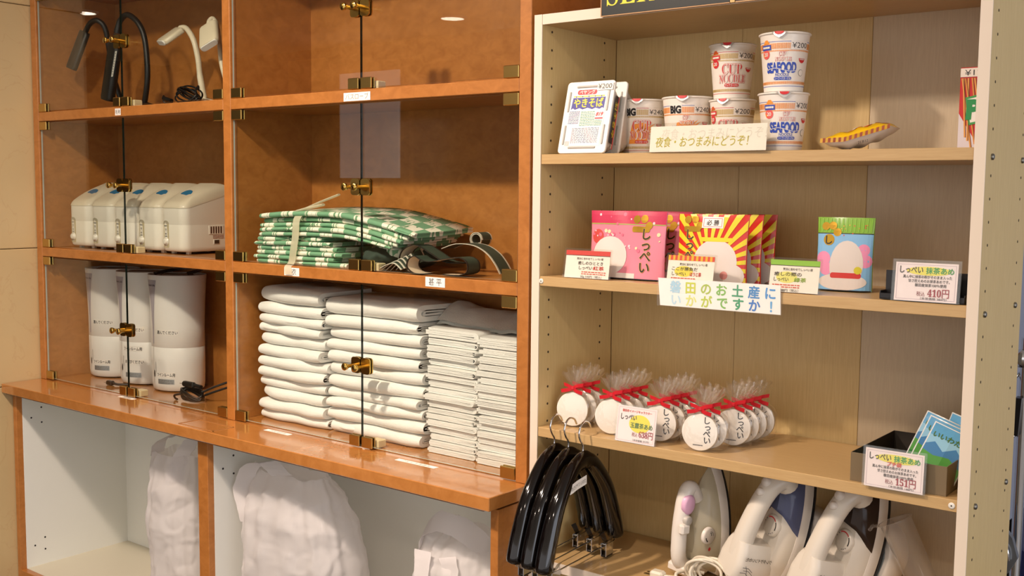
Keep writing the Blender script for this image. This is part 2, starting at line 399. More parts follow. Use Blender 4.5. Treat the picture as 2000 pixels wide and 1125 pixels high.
for bay, (x0, x1) in enumerate(((C1, C2), (C3, C4))):
    for z0, z1 in ((K+.002, L2-.0285), (L2, L1-.0285), (L1, CT)):
        g = GAP[bay]
        for sd, (a, b) in enumerate(((x0+.004, g-.0012), (g+.0012, x1-.004))):
            z0g, z1g = z0+.004, z1-.004; pb = B(); y0, y1 = .0085, .0135
            V = [(x-ox, y-oy, z-oz) for z in (z0g, z1g) for (x, y) in ((a, y0), (b, y0), (b, y1), (a, y1))]
            pb.add(V, [(0, 1, 5, 4), (2, 3, 7, 6)], GLASS)
            inner, outer = ((1, 2, 6, 5), (3, 0, 4, 7)) if sd == 0 else ((3, 0, 4, 7), (1, 2, 6, 5))
            pb.add(V, [inner], GEDGE); pb.add(V, [outer, (3, 2, 1, 0), (4, 5, 6, 7)], GEDGEL)
            dr = pb.build('glass_door', cab)
            cx = g+(-.017 if sd == 0 else .017); cz = (z0+z1)/2
            if z0 > 1.5: cz = 1.83
            hb = B()
            for yy in ((.0045, .0085), (.0135, .0165)):
                pl = rrect(.030, .040, .008, 3, cx-ox, cz-oz); hb.prism(pl, yy[0]-oy, yy[1]-oy, BRASS, 'y')
            hb.lathe([(.0045, -.0045), (.0045, .020), (.008, .026), (.0095, .033), (.0085, .0345), (0, .0345)], BRASS, 16, (cx-ox, -oy, cz-oz), axis='y', caps=(True, False))
            hb.build('handle', dr)
            # hinge clips at the outer corners and a strike clip at the bottom by the gap
            ex = a if sd == 0 else b; s_ = 1 if sd == 0 else -1
            for zz, dz in ((z0g, 1), (z1g, -1)):
                xa, xb = sorted((ex-.002*s_, ex+.040*s_)); za, zb = sorted((zz-.003*dz, zz+.024*dz))
                h = B(); h.box(xa-ox, xb-ox, .003-oy, .0085-oy, za-oz, zb-oz, BRASSD, .0015); h.box(xa-ox, xb-ox, .0135-oy, .019-oy, za-oz, zb-oz, BRASSD, .0015)
                h.build('hinge', dr)
            xa, xb = sorted((g+.004*(-s_), g-.038*s_)); xa, xb = (g-.040, g-.004) if sd == 0 else (g+.004, g+.040)
            h = B(); h.box(xa-ox, xb-ox, .003-oy, .0085-oy, z0g-.003-oz, z0g+.024-oz, BRASSD, .0015); h.box(xa-ox, xb-ox, .0135-oy, .017-oy, z0g-.003-oz, z0g+.024-oz, BRASSD, .0015)
            h.build('clip', dr)
        B().box(g+.012-ox, g+.046-ox, .020-oy, .048-oy, z0-oz+.001, z0+.020-oz, mat('cream_catch', '#dcc79b', .4), .002).build('door_catch', cab)
def sticker(x0, x1, z0, z1, t, y=.0024, size=.016, mt=INK, bold=0):
    b = B(); w = x1-x0; h = z1-z0
    b.rect(-w/2, w/2, -h/2, h/2, STICK, .0002); b.text(t, size, mt, 0, -size*.36, w=.0004, bold=bold)
    b.map(upright((x0+x1)/2-ox, y-oy, (z0+z1)/2-oz)); return b.build('label_sticker', cab)
sticker(-1.579, -1.549, 1.614, 1.634, '毛布', size=.014); sticker(-.596, -.505, 1.6125, 1.6325, 'バスローブ', size=.016, mt=P('#9a8f7c'))
sticker(-.82, -.762, 1.179, 1.2, '浴衣', size=.018); sticker(-.327, -.267, 1.181, 1.203, '甚 平', size=.018)

# ------------------------------------------------------------------ counter board
K0, K1 = -2.0535, -.0264
ct = thing('countertop', 'glossy orange wood counter board under the glass doors', 'counter', (-1.04, .08, K-.0295))
def kb(x0, x1, y0, y1, z0, z1, mt=OAKP, bev=.0015): return B().box(x0+1.04, x1+1.04, y0-.08, y1-.08, z0-K+.0295, z1-K+.0295, mt, bev)
kb(K0, K1, -.1296, YB, K-.0295, K).build('board', ct)
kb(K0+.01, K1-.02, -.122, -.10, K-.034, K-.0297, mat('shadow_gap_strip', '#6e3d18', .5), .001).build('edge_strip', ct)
fr = B(); hx0, hx1, hy0, hy1 = -1.119, -.967, -.117, -.05
GRO = mat('inlay_line', '#9a6a3c', .3)
for (a, b, c, d) in ((hx0, hx1, hy0, hy0+.003), (hx0, hx1, hy1-.003, hy1), (hx0, hx0+.003, hy0, hy1), (hx1-.003, hx1, hy0, hy1)):
    fr.box(a+1.04, b+1.04, c-.08, d-.08, .0285, .0305, GRO)
fr.build('access_cover', ct)
for (x, y, t) in ((-1.54, -.004, '加湿器'), (-.833, -.013, 'バスタオル'), (-.336, -.018, 'フェイスタオル')):
    b = B(); w = .078 if len(t) < 5 else (.098 if len(t) < 6 else .125); b.rect(-w/2, w/2, -.0085, .0085, STICK, .0003); b.text(t, .013, INK, 0, -.0046, w=.0005)
    b.map(lambda p: (x+p.x+1.04, y+p.y-.08, .0295+p.z)); b.build('label_sticker', ct)

# ------------------------------------------------------------------ open white cupboard below
DF = -.0943
lc = thing('base_cabinet', 'low open cupboard with white insides and orange wood frame', 'cabinet', (-1.04, .1, 0))
def lb(x0, x1, y0, y1, z0, z1, mt, bev=.001): return B().box(x0+1.04, x1+1.04, y0-.1, y1-.1, z0, z1, mt, bev)
ZT = K-.034
for (a, b) in ((-2.053, -2.0326), (-1.066, -1.0236), (-.0508, -.03)):
    lb(a, b, DF, DF+.02, .05, ZT, OAK).build('front_stile', lc)
lb(-2.0326, -.0508, DF, DF+.02, .05, .145, OAK).build('bottom_rail', lc)
lb(-.0508, -.03, DF+.02, .302, .05, ZT, OAK).build('side_panel', lc)
lb(-2.053, -2.0326, DF+.02, .302, .05, ZT, WHITEB).build('side_panel', lc)
lb(-1.066, -1.0236, DF+.02, .302, .05, ZT, WHITEB).build('divider', lc)
lb(-.0508-.006, -.0508, DF+.021, .302, .145, ZT, WHITEB, 0).build('side_lining', lc)
for a, b in ((-2.0326, -1.066), (-1.0236, -.057)):
    lb(a, b, .296, .302, .145, ZT, WHITEB, 0).build('back_panel', lc)
    lb(a, b, DF+.02, .296, .12, .145, mat('cream_cupboard_floor', '#cfc9b4', .4), 0).build('floor_board', lc)
    lb(a, b, DF+.02, .296, ZT-.012, ZT, WHITEB, 0).build('top_board', lc)
lb(-2.053, -.03, DF+.03, DF+.05, 0, .05, BLK, 0).build('plinth', lc)
ho = B()
for xs in (-2.0326, -1.0236):
    for (y, z) in ((-.01, .675), (-.045, .645), (-.01, .625), (-.01, .235), (-.045, .215), (-.01, .195)):
        ho.lathe([(.003, 0), (.003, .0008)], BLK, 8, (xs+1.04, y-.1, z), axis='x')
o = ho.build('pin_hole', lc); o['kind'] = 'stuff'

# ------------------------------------------------------------------ beige open shelf unit
S1, S2, S3, S4 = 1.4774, 1.2226, .900, .6132
bs = thing('shelf_unit', 'beige maple open shelf unit with four shelves of goods', 'shelf', (.43, .14, 0))
def bb(x0, x1, y0, y1, z0, z1, mt=BEI, bev=.0008): return B().box(x0-.43, x1-.43, y0-.14, y1-.14, z0, z1, mt, bev)
BW = .8605
for a, b in ((-.0193, -.0002), (BW, .8785)):
    bb(a, b, .0015, .2845, 0, 1.7642, BEI).build('side_panel', bs)
    bb(a-.0002, b+.0002, -.0008, .0015, 0, 1.7644, EDGE, 0).build('edge_band', bs)
bb(0, BW, .0015, .2845, 1.7437, 1.7642, BEIX).build('top_panel', bs); bb(.001, BW-.001, -.0006, .0015, 1.7437, 1.7642, EDGE, 0).build('edge_band', bs)
for z, e in ((S1, 0), (S2, 0), (S3, 0), (S4, 1)):
    bb(.0004, BW-.0004, .0012, .280, z-.0205, z, BEIX).build('shelf', bs)
    if e: bb(.0004, BW-.0004, -.0006, .0012, z-.0205, z, EDGE, 0).build('edge_band', bs)
bb(.0, .3115, .2848, .2905, .02, 1.76, BEI).build('back_panel', bs)
bb(.3122, .5870, .2848, .2905, .02, 1.76, BEI).build('back_panel', bs)
bb(.5877, BW, .2848, .2905, .02, 1.76, BEIL).build('back_panel', bs)
bb(0, BW, .02, .04, 0, .06, BEIX).build('plinth', bs)
ho = B(); HOLE = mat('drilled_hole', '#3a2a18', .7)
for z in [.12+.0375*i for i in range(44)]:
    for y in (.035, .235):
        if all(abs(z-q+.01) > .016 for q in (S1, S2, S3, S4)):
            ho.lathe([(.0027, 0), (.0027, .0004)], HOLE, 8, (-.43, y-.14, z), axis='x')
            ho.lathe([(.0024, 0), (.0024, .0005)], HOLE, 8, (.8785-.43, y-.14, z), axis='x')
o = ho.build('pin_hole', bs); o['kind'] = 'stuff'
for z in (1.463, 1.207, .886):
    for y in (.035, .235):
        B().lathe([(.0052, 0), (.0052, .003), (.0035, .0042), (0, .0042)], mat('steel_bolt', '#8e8c84', .35, 1), 12, (.8785-.43, y-.14, z), axis='x', caps=(True, False)).build('bolt', bs)
for x, z in ((.0045, 1.2124), (.8515, .8898)):
    b = B(); b.lathe([(.0055, 0), (.0055, .001), (.004, .0016), (0, .0016)], mat('white_screw_cap', '#e4e0d4', .4), 14, (x-.43, .0012-.14, z), axis='y', caps=(False, False)); b.lathe([(.0014, .0017), (0, .0018)], INK, 8, (x-.43, .0012-.14, z), axis='y', caps=(False, False))
    b.build('screw_cap', bs)
# slotted steel standard on the wall above
ss = B(); ss.box(.0045, .0265, .2955, .3045, 1.79, 2.5, mat('steel_standard', '#85858a', .4, .9), .001); sl = B()
for i in range(22): sl.lathe([(.0035, 0), (.0035, .0004)], BLK, 8, (.0155, .2955, 1.80+i*.03), axis='y')
so = tag(ss.build('shelf_standard'), 'grey slotted steel strip on the wood wall above the beige shelf', 'bracket'); sl.build('slot', so)['kind'] = 'stuff'
# ------------------------------------------------------------------ goods on the beige shelves
def rel(b, root): loc = root.location.copy(); return b.map(lambda p: p-loc)
RD, BL_, ORG, GOLD = P('#cf2f34'), P('#2f4db0'), P('#f2993a'), P('#c9a956')
CUPW = mat('foam_cup_white', '#efe9de', .35)
FOIL = mat('silver_lid_foil', '#dcdcd8', .3, .6)
GFOIL = mat('gold_foil', '#c39a35', .28, .75)
PRICE = P('#e9e1d6', .4); GREY = P('#6d6a68')
def outlined(b, t, size, x, y, col, w=.0004, fit=None, fill=None, inner=True):
    b.text(t, size, col, x, y, bold=.045, w=w, fit=fit, spacing=1.06)
    k = fit and fit*.985
    b.text(t, size, fill or CUPW, x, y, bold=.022 if inner else .002, w=w+.0003, fit=k, spacing=1.08)
    if inner: b.text(t, size, col, x, y, bold=-.018, w=w+.0006, fit=fit and fit*.965, spacing=1.1)
def cup_prints(kind, h, price, shift=0.):
    b = B(); red = kind in ('red', 'bigred'); big = kind.startswith('big'); k = h/.107
    line = RD if red else BL_; tick = GOLD if red else ORG
    for v in (.0885*k, .0095): b.rect(-.07, .07, v, v+.0008, line)
    x = -.07
    while x < .07:
        b.rect(x, x+.0011, .076*k, .0862*k, tick); b.rect(x, x+.0011, .0715*k, .074*k, tick); b.rect(x, x+.0011, .0135, .0185, tick); x += .0019
    ps = B(); ps.rect(.012+shift, .046+shift, .0745*k, .090*k, PRICE, .0006); ps.text(price, .0135, INK, .029+shift, .0775*k, w=.0009, bold=-.005, fit=.030)
    if big:
        b.rect(-.0355, -.0095, .074*k, .092*k, CUPW, .0003); b.text('BIG', .0195, INK, -.0225, .0757*k, bold=.06, w=.0006, fit=.0235)
        for i, (a, r0, r1) in enumerate([(8, .01, .034), (16, .012, .040), (24, .01, .044), (32, .012, .050), (40, .01, .046), (48, .012, .040), (56, .01, .036), (-2, .01, .03), (-12, .01, .028)]):
            c, s = math.cos(math.radians(a)), math.sin(math.radians(a)); q = .0035
            b.poly([(-.012+c*r0-s*-q*1.6, .036*k+s*r0+c*-q*1.6), (-.012+c*r1, .036*k+s*r1), (-.012+c*r0-s*q*1.6, .036*k+s*r0+c*q*1.6)], ORG, .0003)
        b.poly([(-.03, .022*k), (.012, .022*k), (.018, .04*k), (.016, .056*k), (.004, .062*k), (-.02, .058*k)], ORG, .00025)
    else:
        b.poly([(-.040, .0845), (-.035, .092), (-.030, .0925), (-.025, .086)], ORG if not red else P('#c9581f'), .0006)
        b.rect(-.043, -.0225, .0745, .0835, RD if red else BL_, .0007); b.tinylines(-.041, -.0245, .0755, .083, 1, CUPW, .001, 3, 4)
        b.poly(circ(.0085, 14, -.034, .067), RD if red else P('#e2635c'), .0005); b.text('20', .009, CUPW, -.034, .064, w=.0008, bold=.02)
        b.poly([(-.043, .069), (-.040, .061), (-.0375, .065)], ORG, .0006)
    if red:
        outlined(b, '𝐂𝐔𝐏', .027*k, .001, .047*k, RD, fit=.040)
        outlined(b, '𝐍𝐎𝐎𝐃𝐋𝐄', .0215*k, .002, .0305*k, RD, fit=.056)
        b.poly(rrect(.030, .0062, .003, 4, .001, .0254*k), RD, .0005); b.text('カップヌードル', .0052, CUPW, .001, .0234*k, w=.0009, fit=.026, bold=.03)
    else:
        outlined(b, '𝐂𝐔𝐏', .0105*k, -.001, .0635*k, RD, fit=.016, inner=False); outlined(b, '𝐍𝐎𝐎𝐃𝐋𝐄', .0095*k, .0, .0545*k, RD, fit=.030, inner=False)
        b.text('SEAFOOD', .0245*k, BL_, -.004, .0345*k, w=.0005, bold=.05, fit=.058); 
        b.poly([(-.032+.064*i/12, .0395*k+.003*math.sin(i*.55)) for i in range(13)]+[(-.032+.064*i/12, .0386*k+.003*math.sin(i*.55)) for i in range(12, -1, -1)], CUPW, .0009)
        b.text('NOODLE', .0075, BL_, -.002, .0278*k, w=.0006, fit=.026, bold=.01)
        b.poly(rrect(.034, .0056, .0027, 4, -.001, .0236*k), BL_, .0005); b.text('シーフードヌードル', .0048, CUPW, -.001, .0218*k, w=.0009, fit=.030, bold=.03)
        b.poly(circ(.006, 18, .036, .034*k), GREY, .0004); b.poly(circ(.0053, 18, .036, .034*k), CUPW, .0006)
    x = .040 if big else .036                                       # red half-round shield
    sh = [(x+.0075*math.cos(PI+PI*i/10), .0595*k+.0085*math.sin(PI+PI*i/10)) for i in range(11)]
    b.poly(sh, RD, .0006); b.rect(x-.0065, x+.0065, .0562*k, .0585*k, RD, .0006); b.text('NISSIN', .0035, CUPW, x, .0565*k, w=.001, fit=.011, bold=.03)
    return b, ps
def cup(label, kind, r0, r1, h, price, loc, rz, shift=0.):
    t = thing('noodle_cup', label, 'cup noodle', loc, (0, 0, rz), 'instant noodle cups on the top shelf')
    B().lathe([(r0-.003, 0), (r0, .001), (r0+.0006, .003), (r1-.0025, h-.006), (r1-.0022, h-.0045), (r1, h-.004), (r1+.0004, h-.0025), (r1-.0004, h-.0012), (r1-.002, h-.001)], CUPW, 40).build('body', t)
    rad = lambda v: r0+.0006+(r1-.0031-r0)*max(0, min(1, (v-.003)/(h-.009)))
    rm = rad(h*.55)
    def wrap(p): a = p.x/rm; r = rad(p.y)+p.z+.0001; return (r*math.sin(a), -r*math.cos(a), p.y)
    b, ps = cup_prints(kind, h, price, shift)
    b.slice_u(.004).map(wrap).build('label_print', t); ps.slice_u(.004).map(wrap).build('price_sticker', t)
    B().lathe([(0, h-.0002), (r1-.0015, h-.0004), (r1-.0005, h-.0014)], FOIL, 40, caps=(False, False)).build('lid', t)
    # peel tab folded over the rim: silver triangle with a red half round
    f = B(); n = 10
    def tabp(u, v):
        a = -.18+u*.62-.31; r = r1+.0009+.0012*v; d = (1-abs(2*u-1)**1.3)*.011*v
        return (r*math.sin(a), -r*math.cos(a), h-.0008-d)
    f.grid(tabp, n, 3, FOIL); 
    def tabr(u, v):
        a = -.18+(u-.5)*.36; r = r1+.0016+.0012*v; d = math.sqrt(max(0, 1-(2*u-1)**2))*.0055*v
        return (r*math.sin(a), -r*math.cos(a), h-.0005-d)
    f.grid(tabr, n, 2, RD)
    f.build('peel_tab', t); return t
# (positions: depth along the view from the rim widths)
def cup_at(px, d, rz=.46):
    p = at_depth(px, 240, d); return (p.x, p.y, S1+.0002), rz
cup('white big noodle cup with a red title and orange burst, 240 yen, beside the tray', 'bigred', .0400, .0535, .1165, '¥240', *cup_at(1256, 2.275), shift=.002)
cup('white big noodle cup with small red title, 240 yen, behind the clear sign', 'bigsea', .0400, .0535, .1165, '¥240', *cup_at(1343, 2.195), shift=.002)
lo, rz = cup_at(1430, 2.135)
cup('red-titled noodle cup at the bottom of its stack, 200 yen, behind the clear sign', 'red', .0345, .0470, .107, '¥200', lo, .22)
cup('red-titled noodle cup stacked on top of another, 200 yen', 'red', .0345, .0470, .107, '¥200', (lo[0]-.003, lo[1], S1+.1075), .42)
lo, rz = cup_at(1529, 1.985)
cup('seafood noodle cup with blue title at the bottom right of the stacks', 'sea', .0345, .0470, .107, '¥200', lo, .62)
cup('seafood noodle cup with blue title on top of the right stack', 'sea', .0345, .0470, .107, '¥200', (lo[0]-.001, lo[1], S1+.1075), .38)

TRAYW = mat('white_foam_tray', '#e9e5dc', .4); TRAYS = mat('grey_film_shade', '#a9a59b', .3)
def yaki(loc, label, front=True, rx=-.25, rz=0.):
    t = thing('noodle_tray', label, 'instant noodles', loc, (rx, 0, rz), 'square noodle trays leaning on the top shelf')
    b = B(); w, h = .117, .153; zc = h/2
    def ring(k, y, r): return [(x, y, zc+z) for x, z in rrect(w-2*k, h-2*k, r, 4)][::-1]
    b.loft([ring(.0008, 0, .007), ring(0, .0008, .0075), ring(0, .0042, .0075), ring(.002, .006, .007), ring(.006, .008, .012), ring(.014, .046, .02), ring(.019, .0475, .018)], TRAYW)
    b.build('tray', t)
    for (x0, x1, z0, z1) in ((-.050, -.045, .018, .060), (-.050, -.045, .088, .132), (.045, .050, .018, .060), (.045, .050, .088, .132), (-.034, .034, .0095, .0145), (-.034, .034, .139, .144)):   # moulded rim of the film lid
        B().loft([[(x, -.0002, z) for x, z in rrect(x1-x0, z1-z0, .0024, 3, (x0+x1)/2, (z0+z1)/2)][::-1], [(x, -.0018, z) for x, z in rrect(x1-x0-.002, z1-z0-.002, .0014, 3, (x0+x1)/2, (z0+z1)/2)][::-1]], TRAYS, False).build('lid_rib', t)
    if front:
        p = B(); wv = P('#f2efe8'); nv = P('#35328c'); ye = P('#e6d525'); li = P('#4a4578'); lg = P('#3d8a52')
        p.poly([(-.042, .016), (.042, .016), (.044, .13), (.036, .137), (-.036, .137), (-.044, .13)], wv)
        p.poly(rrect(.048, .0105, .005, 5, -.006, .1295), RD, .0004); p.text('ペヤング', .0098, wv, -.006, .1258, bold=.03, w=.0007, fit=.038)
        p.rect(-.038, .038, .1195, .122, ye, .0004)
        for i in range(5): p.rect(-.033+i*.0155, -.030+i*.0155, .119, .1215, nv, .0005)
        p.poly([(-.041, .0925), (-.036, .096), (-.031, .0925), (-.02, .096), (-.012, .0928), (0, .096), (.012, .0925), (.02, .0955), (.030, .0925), (.036, .096), (.040, .0935), (.041, .118), (-.039, .118)], nv, .0004)
        p.text('やきそば', .0215, ye, .001, .0985, bold=.04, w=.0007, fit=.072, sh=-.05)
        p.tinylines(-.043, -.017, .062, .090, 9, li, .0004, 1, 4); p.tinylines(-.014, .021, .057, .089, 12, lg, .0004, 2, 6)
        p.tinylines(.022, .040, .057, .070, 5, lg, .0004, 6, 3)
        p.text('819', .011, RD, .031, .078, bold=.04, w=.0006, sh=.3); p.rect(.022, .041, .0715, .0745, RD, .0004)
        p.tinylines(-.030, .036, .021, .054, 15, li, .0004, 4, 9); p.tinylines(-.043, -.032, .016, .026, 5, P('#d98379'), .0004, 5, 2)
        p.map(upright(0, -.0003)); p.build('label_print', t)
        q = B(); q.rect(.018, .056, .132, .1475, PRICE, .0022); q.text('¥200', .0145, INK, .0365, .135, w=.0026, bold=-.005, fit=.033); q.map(upright(0, 0)); q.build('price_sticker', t)
        s = B(); s.text('やきそば', .016, P('#d8c325'), .0, -.006, bold=.05, w=.0006, fit=.075); s.rect(-.06, .05, .006, .011, RD, .0004); s.rect(-.05, .05, -.0075, .0085, INK, .0003)
        c = math.atan2(.008, .038)
        s.map(lambda q: (.0520-q.y*.2+q.z-.0003, .026+q.y*.98, zc+q.x*1.0)); s.build('side_print', t)
    return t
yaki((.0945, .008, S1+.0016), 'white square noodle tray with a purple yakisoba title leaning in front')
yaki((.088, .072, S1+.0016), 'plain white square noodle tray leaning behind the yakisoba tray', False, -.20, -.03)

ACR = film('clear_acrylic', '#f6f6f0', 1.49, .02, .3)
PAPER = mat('white_card', '#f1ebdf', .5)
def stand_card(name, label, loc, rz, w, h, draw, tilt=-.25, foot=.03, group=None, clear=.004, papcol=None):
    """printed card in a folded clear stand; origin at the middle of its lower edge"""
    t = thing(name, label, 'price card', loc, (0, 0, rz), group)
    s, c = math.sin(-tilt), math.cos(tilt)
    lean = lambda p: (p.x, p.y*s-p.z*c+.0006, p.y*c+p.z*s+.0006)
    b = B(); b.box(-w/2, w/2, 0, h, 0, .0008, papcol or PAPER); b.map(lean); b.build('card', t)
    p = B(); draw(p, w, h); p.map(lambda q: (q.x, q.y, q.z+.0009)).map(lean); p.build('lettering', t)
    a = B(); e = clear; a.box(-w/2-e, w/2+e, -e*.2, h+e, .0024, .0032, ACR); a.box(-w/2-e, w/2+e, -e*.2, h+e, -.0014, -.0006, ACR); a.map(lean)
    if foot: a.box(-w*.42, w*.42, .002, foot, 0, .0011, ACR)
    a.build('holder', t); return t
YG = P('#b8b02c'); TXTSHADOW = P('#dcd8cb'); BRN = P('#8c2b2b'); GRN = P('#3c9a4a')
def d_night(p, w, h):
    p.text('夜食・おつまみにどうぞ！', .0235, TXTSHADOW, .012, .024, w=.0001, fit=w*.90, sh=.08)  # pale grey copy paints the lettering's shadow on the card
    p.text('夜食・おつまみにどうぞ！', .0215, YG, -.012, .0105, w=.0003, fit=w*.80, sh=.12, bold=.008)
stand_card('sign_holder', 'long clear sign holder with yellow lettering in front of the noodle cups', (.3845, -.004, S1+.0002), -.02, .244, .049, d_night, -.10, .034, clear=.006)

# snack bag lying on the shelf
sb = thing('snack_bag', 'yellow and orange snack bag lying on the shelf right of the cups', 'snack', (.648, .075, S1+.001), (0, 0, .12))
YEL = mat('yellow_packet', '#e8bb16', .25); 
def pil(u, v, sg):
    x = (u-.5)*.118; y = (v-.5)*.085; e = max(0, 1-abs(2*u-1)**2.4)*max(0, 1-abs(2*v-1)**2.2)
    z = .020+sg*(.0165)*e**.55+max(0, u-.35)*.030-.004*(1-u)+.0022*math.sin(u*23+v*9)*e
    return (x, y, max(.0003, z))
b = B(); b.grid(lambda u, v: pil(u, v, 1), 22, 16, YEL); b.build('front_film', sb)
b = B(); b.grid(lambda u, v: pil(1-u, v, -1), 22, 16, mat('white_packet_back', '#dcdad6', .3)); b.build('back_film', sb)
b = B()
for i in range(26):
    u = i/26; x0, y0, z0 = pil(u, 0, 1); x1, _, z1 = pil(u+1/26, 0, 1)
    b.add([(x0, y0-.0002, z0+.004), (x1, y0-.0002, z1+.004), (x1, y0-.003, z1-.004), (x0, y0-.003, z0-.004)], [(0, 3, 2, 1), (0, 1, 2, 3)], P('#b5521a') if i % 2 else YEL)
b.build('crimped_seam', sb)
b = B()
for (cu, cv, ru, rv, mt) in ((.3, .62, .15, .24, '#c64a1d'), (.62, .66, .20, .22, '#b8431b'), (.44, .38, .12, .16, '#e8892a'), (.43, .34, .06, .08, '#f2e9d6'), (.8, .55, .1, .2, '#d35f1f')):
    b.add([tuple(Vector(pil(cu+ru*math.cos(a), cv+rv*math.sin(a), 1))+Vector((0, 0, .0008))) for a in [2*PI*i/14 for i in range(14)]], [tuple(range(14))], P(mt, .25))
b.build('label_print', sb)
b = B(); b.text("21.8.12", .006, INK, .0, 0, w=0); b.map(lambda p: (p.x+.015, -.0437-.0009, .0115+p.y+p.x*.22)); b.build('lettering', sb)

# stick snack box behind the right upright
pz = thing('snack_box', 'tall red snack stick box standing against the right side of the top shelf', 'snack', (.8345, .085, S1+.0003))
b = B(); b.box(-.024, .024, 0, .021, 0, .136, mat('red_box', '#c8201f', .3), .0008); b.build('carton', pz)
p = B(); p.poly([(-.024, 0), (-.024, .06), (.012, 0)], P('#d9d3da'), .0002)
for i, (x0, x1) in enumerate([(-.022, -.004), (-.017, .002), (-.012, -.010), (-.006, .006), (-.002, .012), (.004, .008), (.010, .016), (.016, .012), (-.02, -.014)]):
    z0 = .002+i*.006 % .03; p.poly([(x0, .118), (x0+.0032, .118), (x1+.0032, z0), (x1, z0)], P('#d98f35' if i % 2 else '#e3a24a'), .0003+i*.00005); p.poly([(x0+.0022, .118), (x0+.0032, .118), (x1+.0032, z0), (x1+.0022, z0)], P('#8a4a1c'), .0009)
p.poly([(-.014, .086), (.023, .094), (.023, .046), (-.007, .040)], GRN, .0012); p.poly([(-.011, .083), (.023, .090), (.023, .050), (-.005, .044)], P('#efeee8'), .0014)
p.text('P', .042, P('#1d8f4a'), -.001, .0515, bold=.06, w=.0018, sh=.05)
p.map(upright(0, 0)); p.build('label_print', pz)
q = B(); q.rect(-.0235, .0235, .120, .1345, PRICE, .0012); q.text('¥120', .013, INK, .0015, .1225, w=.0016, bold=-.004, fit=.036); q.map(upright()); q.build('price_sticker', pz)

# ---- second shelf: tea pouches
def pouch(name, label, loc, rz, w, h, base, draw, d=.034, group=None, top=None, rx=0.):
    t = thing(name, label, 'tea bag', loc, (rx, 0, rz), group)
    D = lambda v: d*.5*max(0,1-(v/h))**.75+.0012
    ww = lambda v: w*(1-.03*math.sin(PI*min(1, v/h)))
    def yf(x, v, s): k = min(1, abs(2*x/ww(v))); return s*D(v)*max(0,1-k**2.6)**.6+.0009*math.sin(x*90+v*60)*(1-k)
    b = B(); n = 18; rings = []
    for i in range(15):
        v = h*i/14; r = [(ww(v)/2*math.sin((j/n-.5)*PI), v) for j in range(n+1)]
        rings.append([(x, yf(x, v, -1), v) for x, v in r]+[(x, yf(x, v, 1), v) for x, v in reversed(r[1:-1])])
    b.loft(rings, base, True); b.build('pouch', t)
    p = B(); draw(p, w, h); p.slice_u(.006).slice_u(.010, 1).map(lambda q: (q.x*(ww(q.y)/w), yf(q.x*(ww(q.y)/w), q.y, -1)-q.z-.0004, q.y)); p.build('label_print', t)
    return t
def vtext(p, t, size, x, y, mt, mt2=None, step=None, w=.0006):
    for i, c in enumerate(t):
        if mt2: p.text(c, size, mt2, x, y-(step or size)*i, bold=.09, w=w)
        p.text(c, size, mt, x, y-(step or size)*i, bold=.03, w=w+.0003)
def paws(p, x, y, k):
    for dx, dy, r in ((-.010, .006, .0085), (.008, .007, .0085), (.020, -.006, .008)): p.poly(circ(r*k, 16, x+dx*k, y+dy*k), GFOIL, .0006)
    p.poly(rrect(.042*k, .012*k, .004*k, 4, x+.002*k, y-.014*k), GFOIL, .0006)
PALE = P('#dcd3cb', .3)
def d_pink(p, w, h):
    p.rect(-w/2*.99, w/2*.99, .112, h, P('#c2264f'), .0002); p.rect(-w/2*.985, w/2*.985, .1105, .1125, P('#9cab4a'), .0003)
    rr = random.Random(4)
    for i in range(34):
        x, y = rr.uniform(-.45, .45)*w, rr.uniform(.03, .132)
        if y < .1 and x < .0: y = .1-rr.random()*.015
        p.poly(circ(rr.choice((.0018, .0028, .0042)), 8, x, y), P(rr.choice(('#f0c9cf', '#e8d9a8', '#d8647f'))), .0004)
    p.poly(circ(.044, 28, -.036, .046, .040), PALE, .0005); p.rect(-.075, .03, .0005, .012, PALE, .0005); p.poly(circ(.015, 16, -.070, .085), P('#c5463f'), .0003)
    paws(p, .034, .116, 1.0); vtext(p, 'しっぺい', .026, .051, .083, P('#1a1512'), P('#d6a93a'), .0225)
    p.rect(-w/2*.98, w/2*.98, .0, .0018, INK, .0007)
def d_red(p, w, h):
    for i in range(-7, 9):
        a0, a1 = i*.23, i*.23+.115; cx, cy = .0, .035
        pts = [(cx, cy)]
        for a in (a0, (a0+a1)/2, a1):
            dx, dy = math.sin(a), math.cos(a); t = min([((w/2*.985)*(1 if dx > 0 else -1)-cx)/dx if abs(dx) > 1e-4 else 9, (h-cy)/dy if dy > .01 else 9, (0-cy)/dy if dy < -.01 else 9]); pts.append((cx+dx*t, cy+dy*t))
        p.poly(pts[::-1], P('#e3cf2e', .3), .0003)
    p.poly(circ(.046, 26, .012, .044, .042), PALE, .0005); p.poly(rrect(.07, .008, .003, 3, .012, .086), P('#e3cf2e', .3), .0007)
    p.poly(circ(.022, 16, .050, .018), PALE, .0006); p.poly(circ(.008, 14, .034, .018), P('#d58d86'), .0008)
    paws(p, -.044, .118, .9); vtext(p, 'しっぺい', .023, -.046, .086, P('#1a1512'), P('#d6a93a'), .020)
    p.rect(-.021, .024, .108, .130, P('#f1ece4'), .0010); p.frame(-.018, .021, .1105, .1275, .0009, P('#d0565f'), .0012); p.text('必 勝', .0115, INK, .0015, .1145, w=.0013, bold=.04)
    p.rect(-.035, .045, .0, .004, P('#c8302a'), .0007)
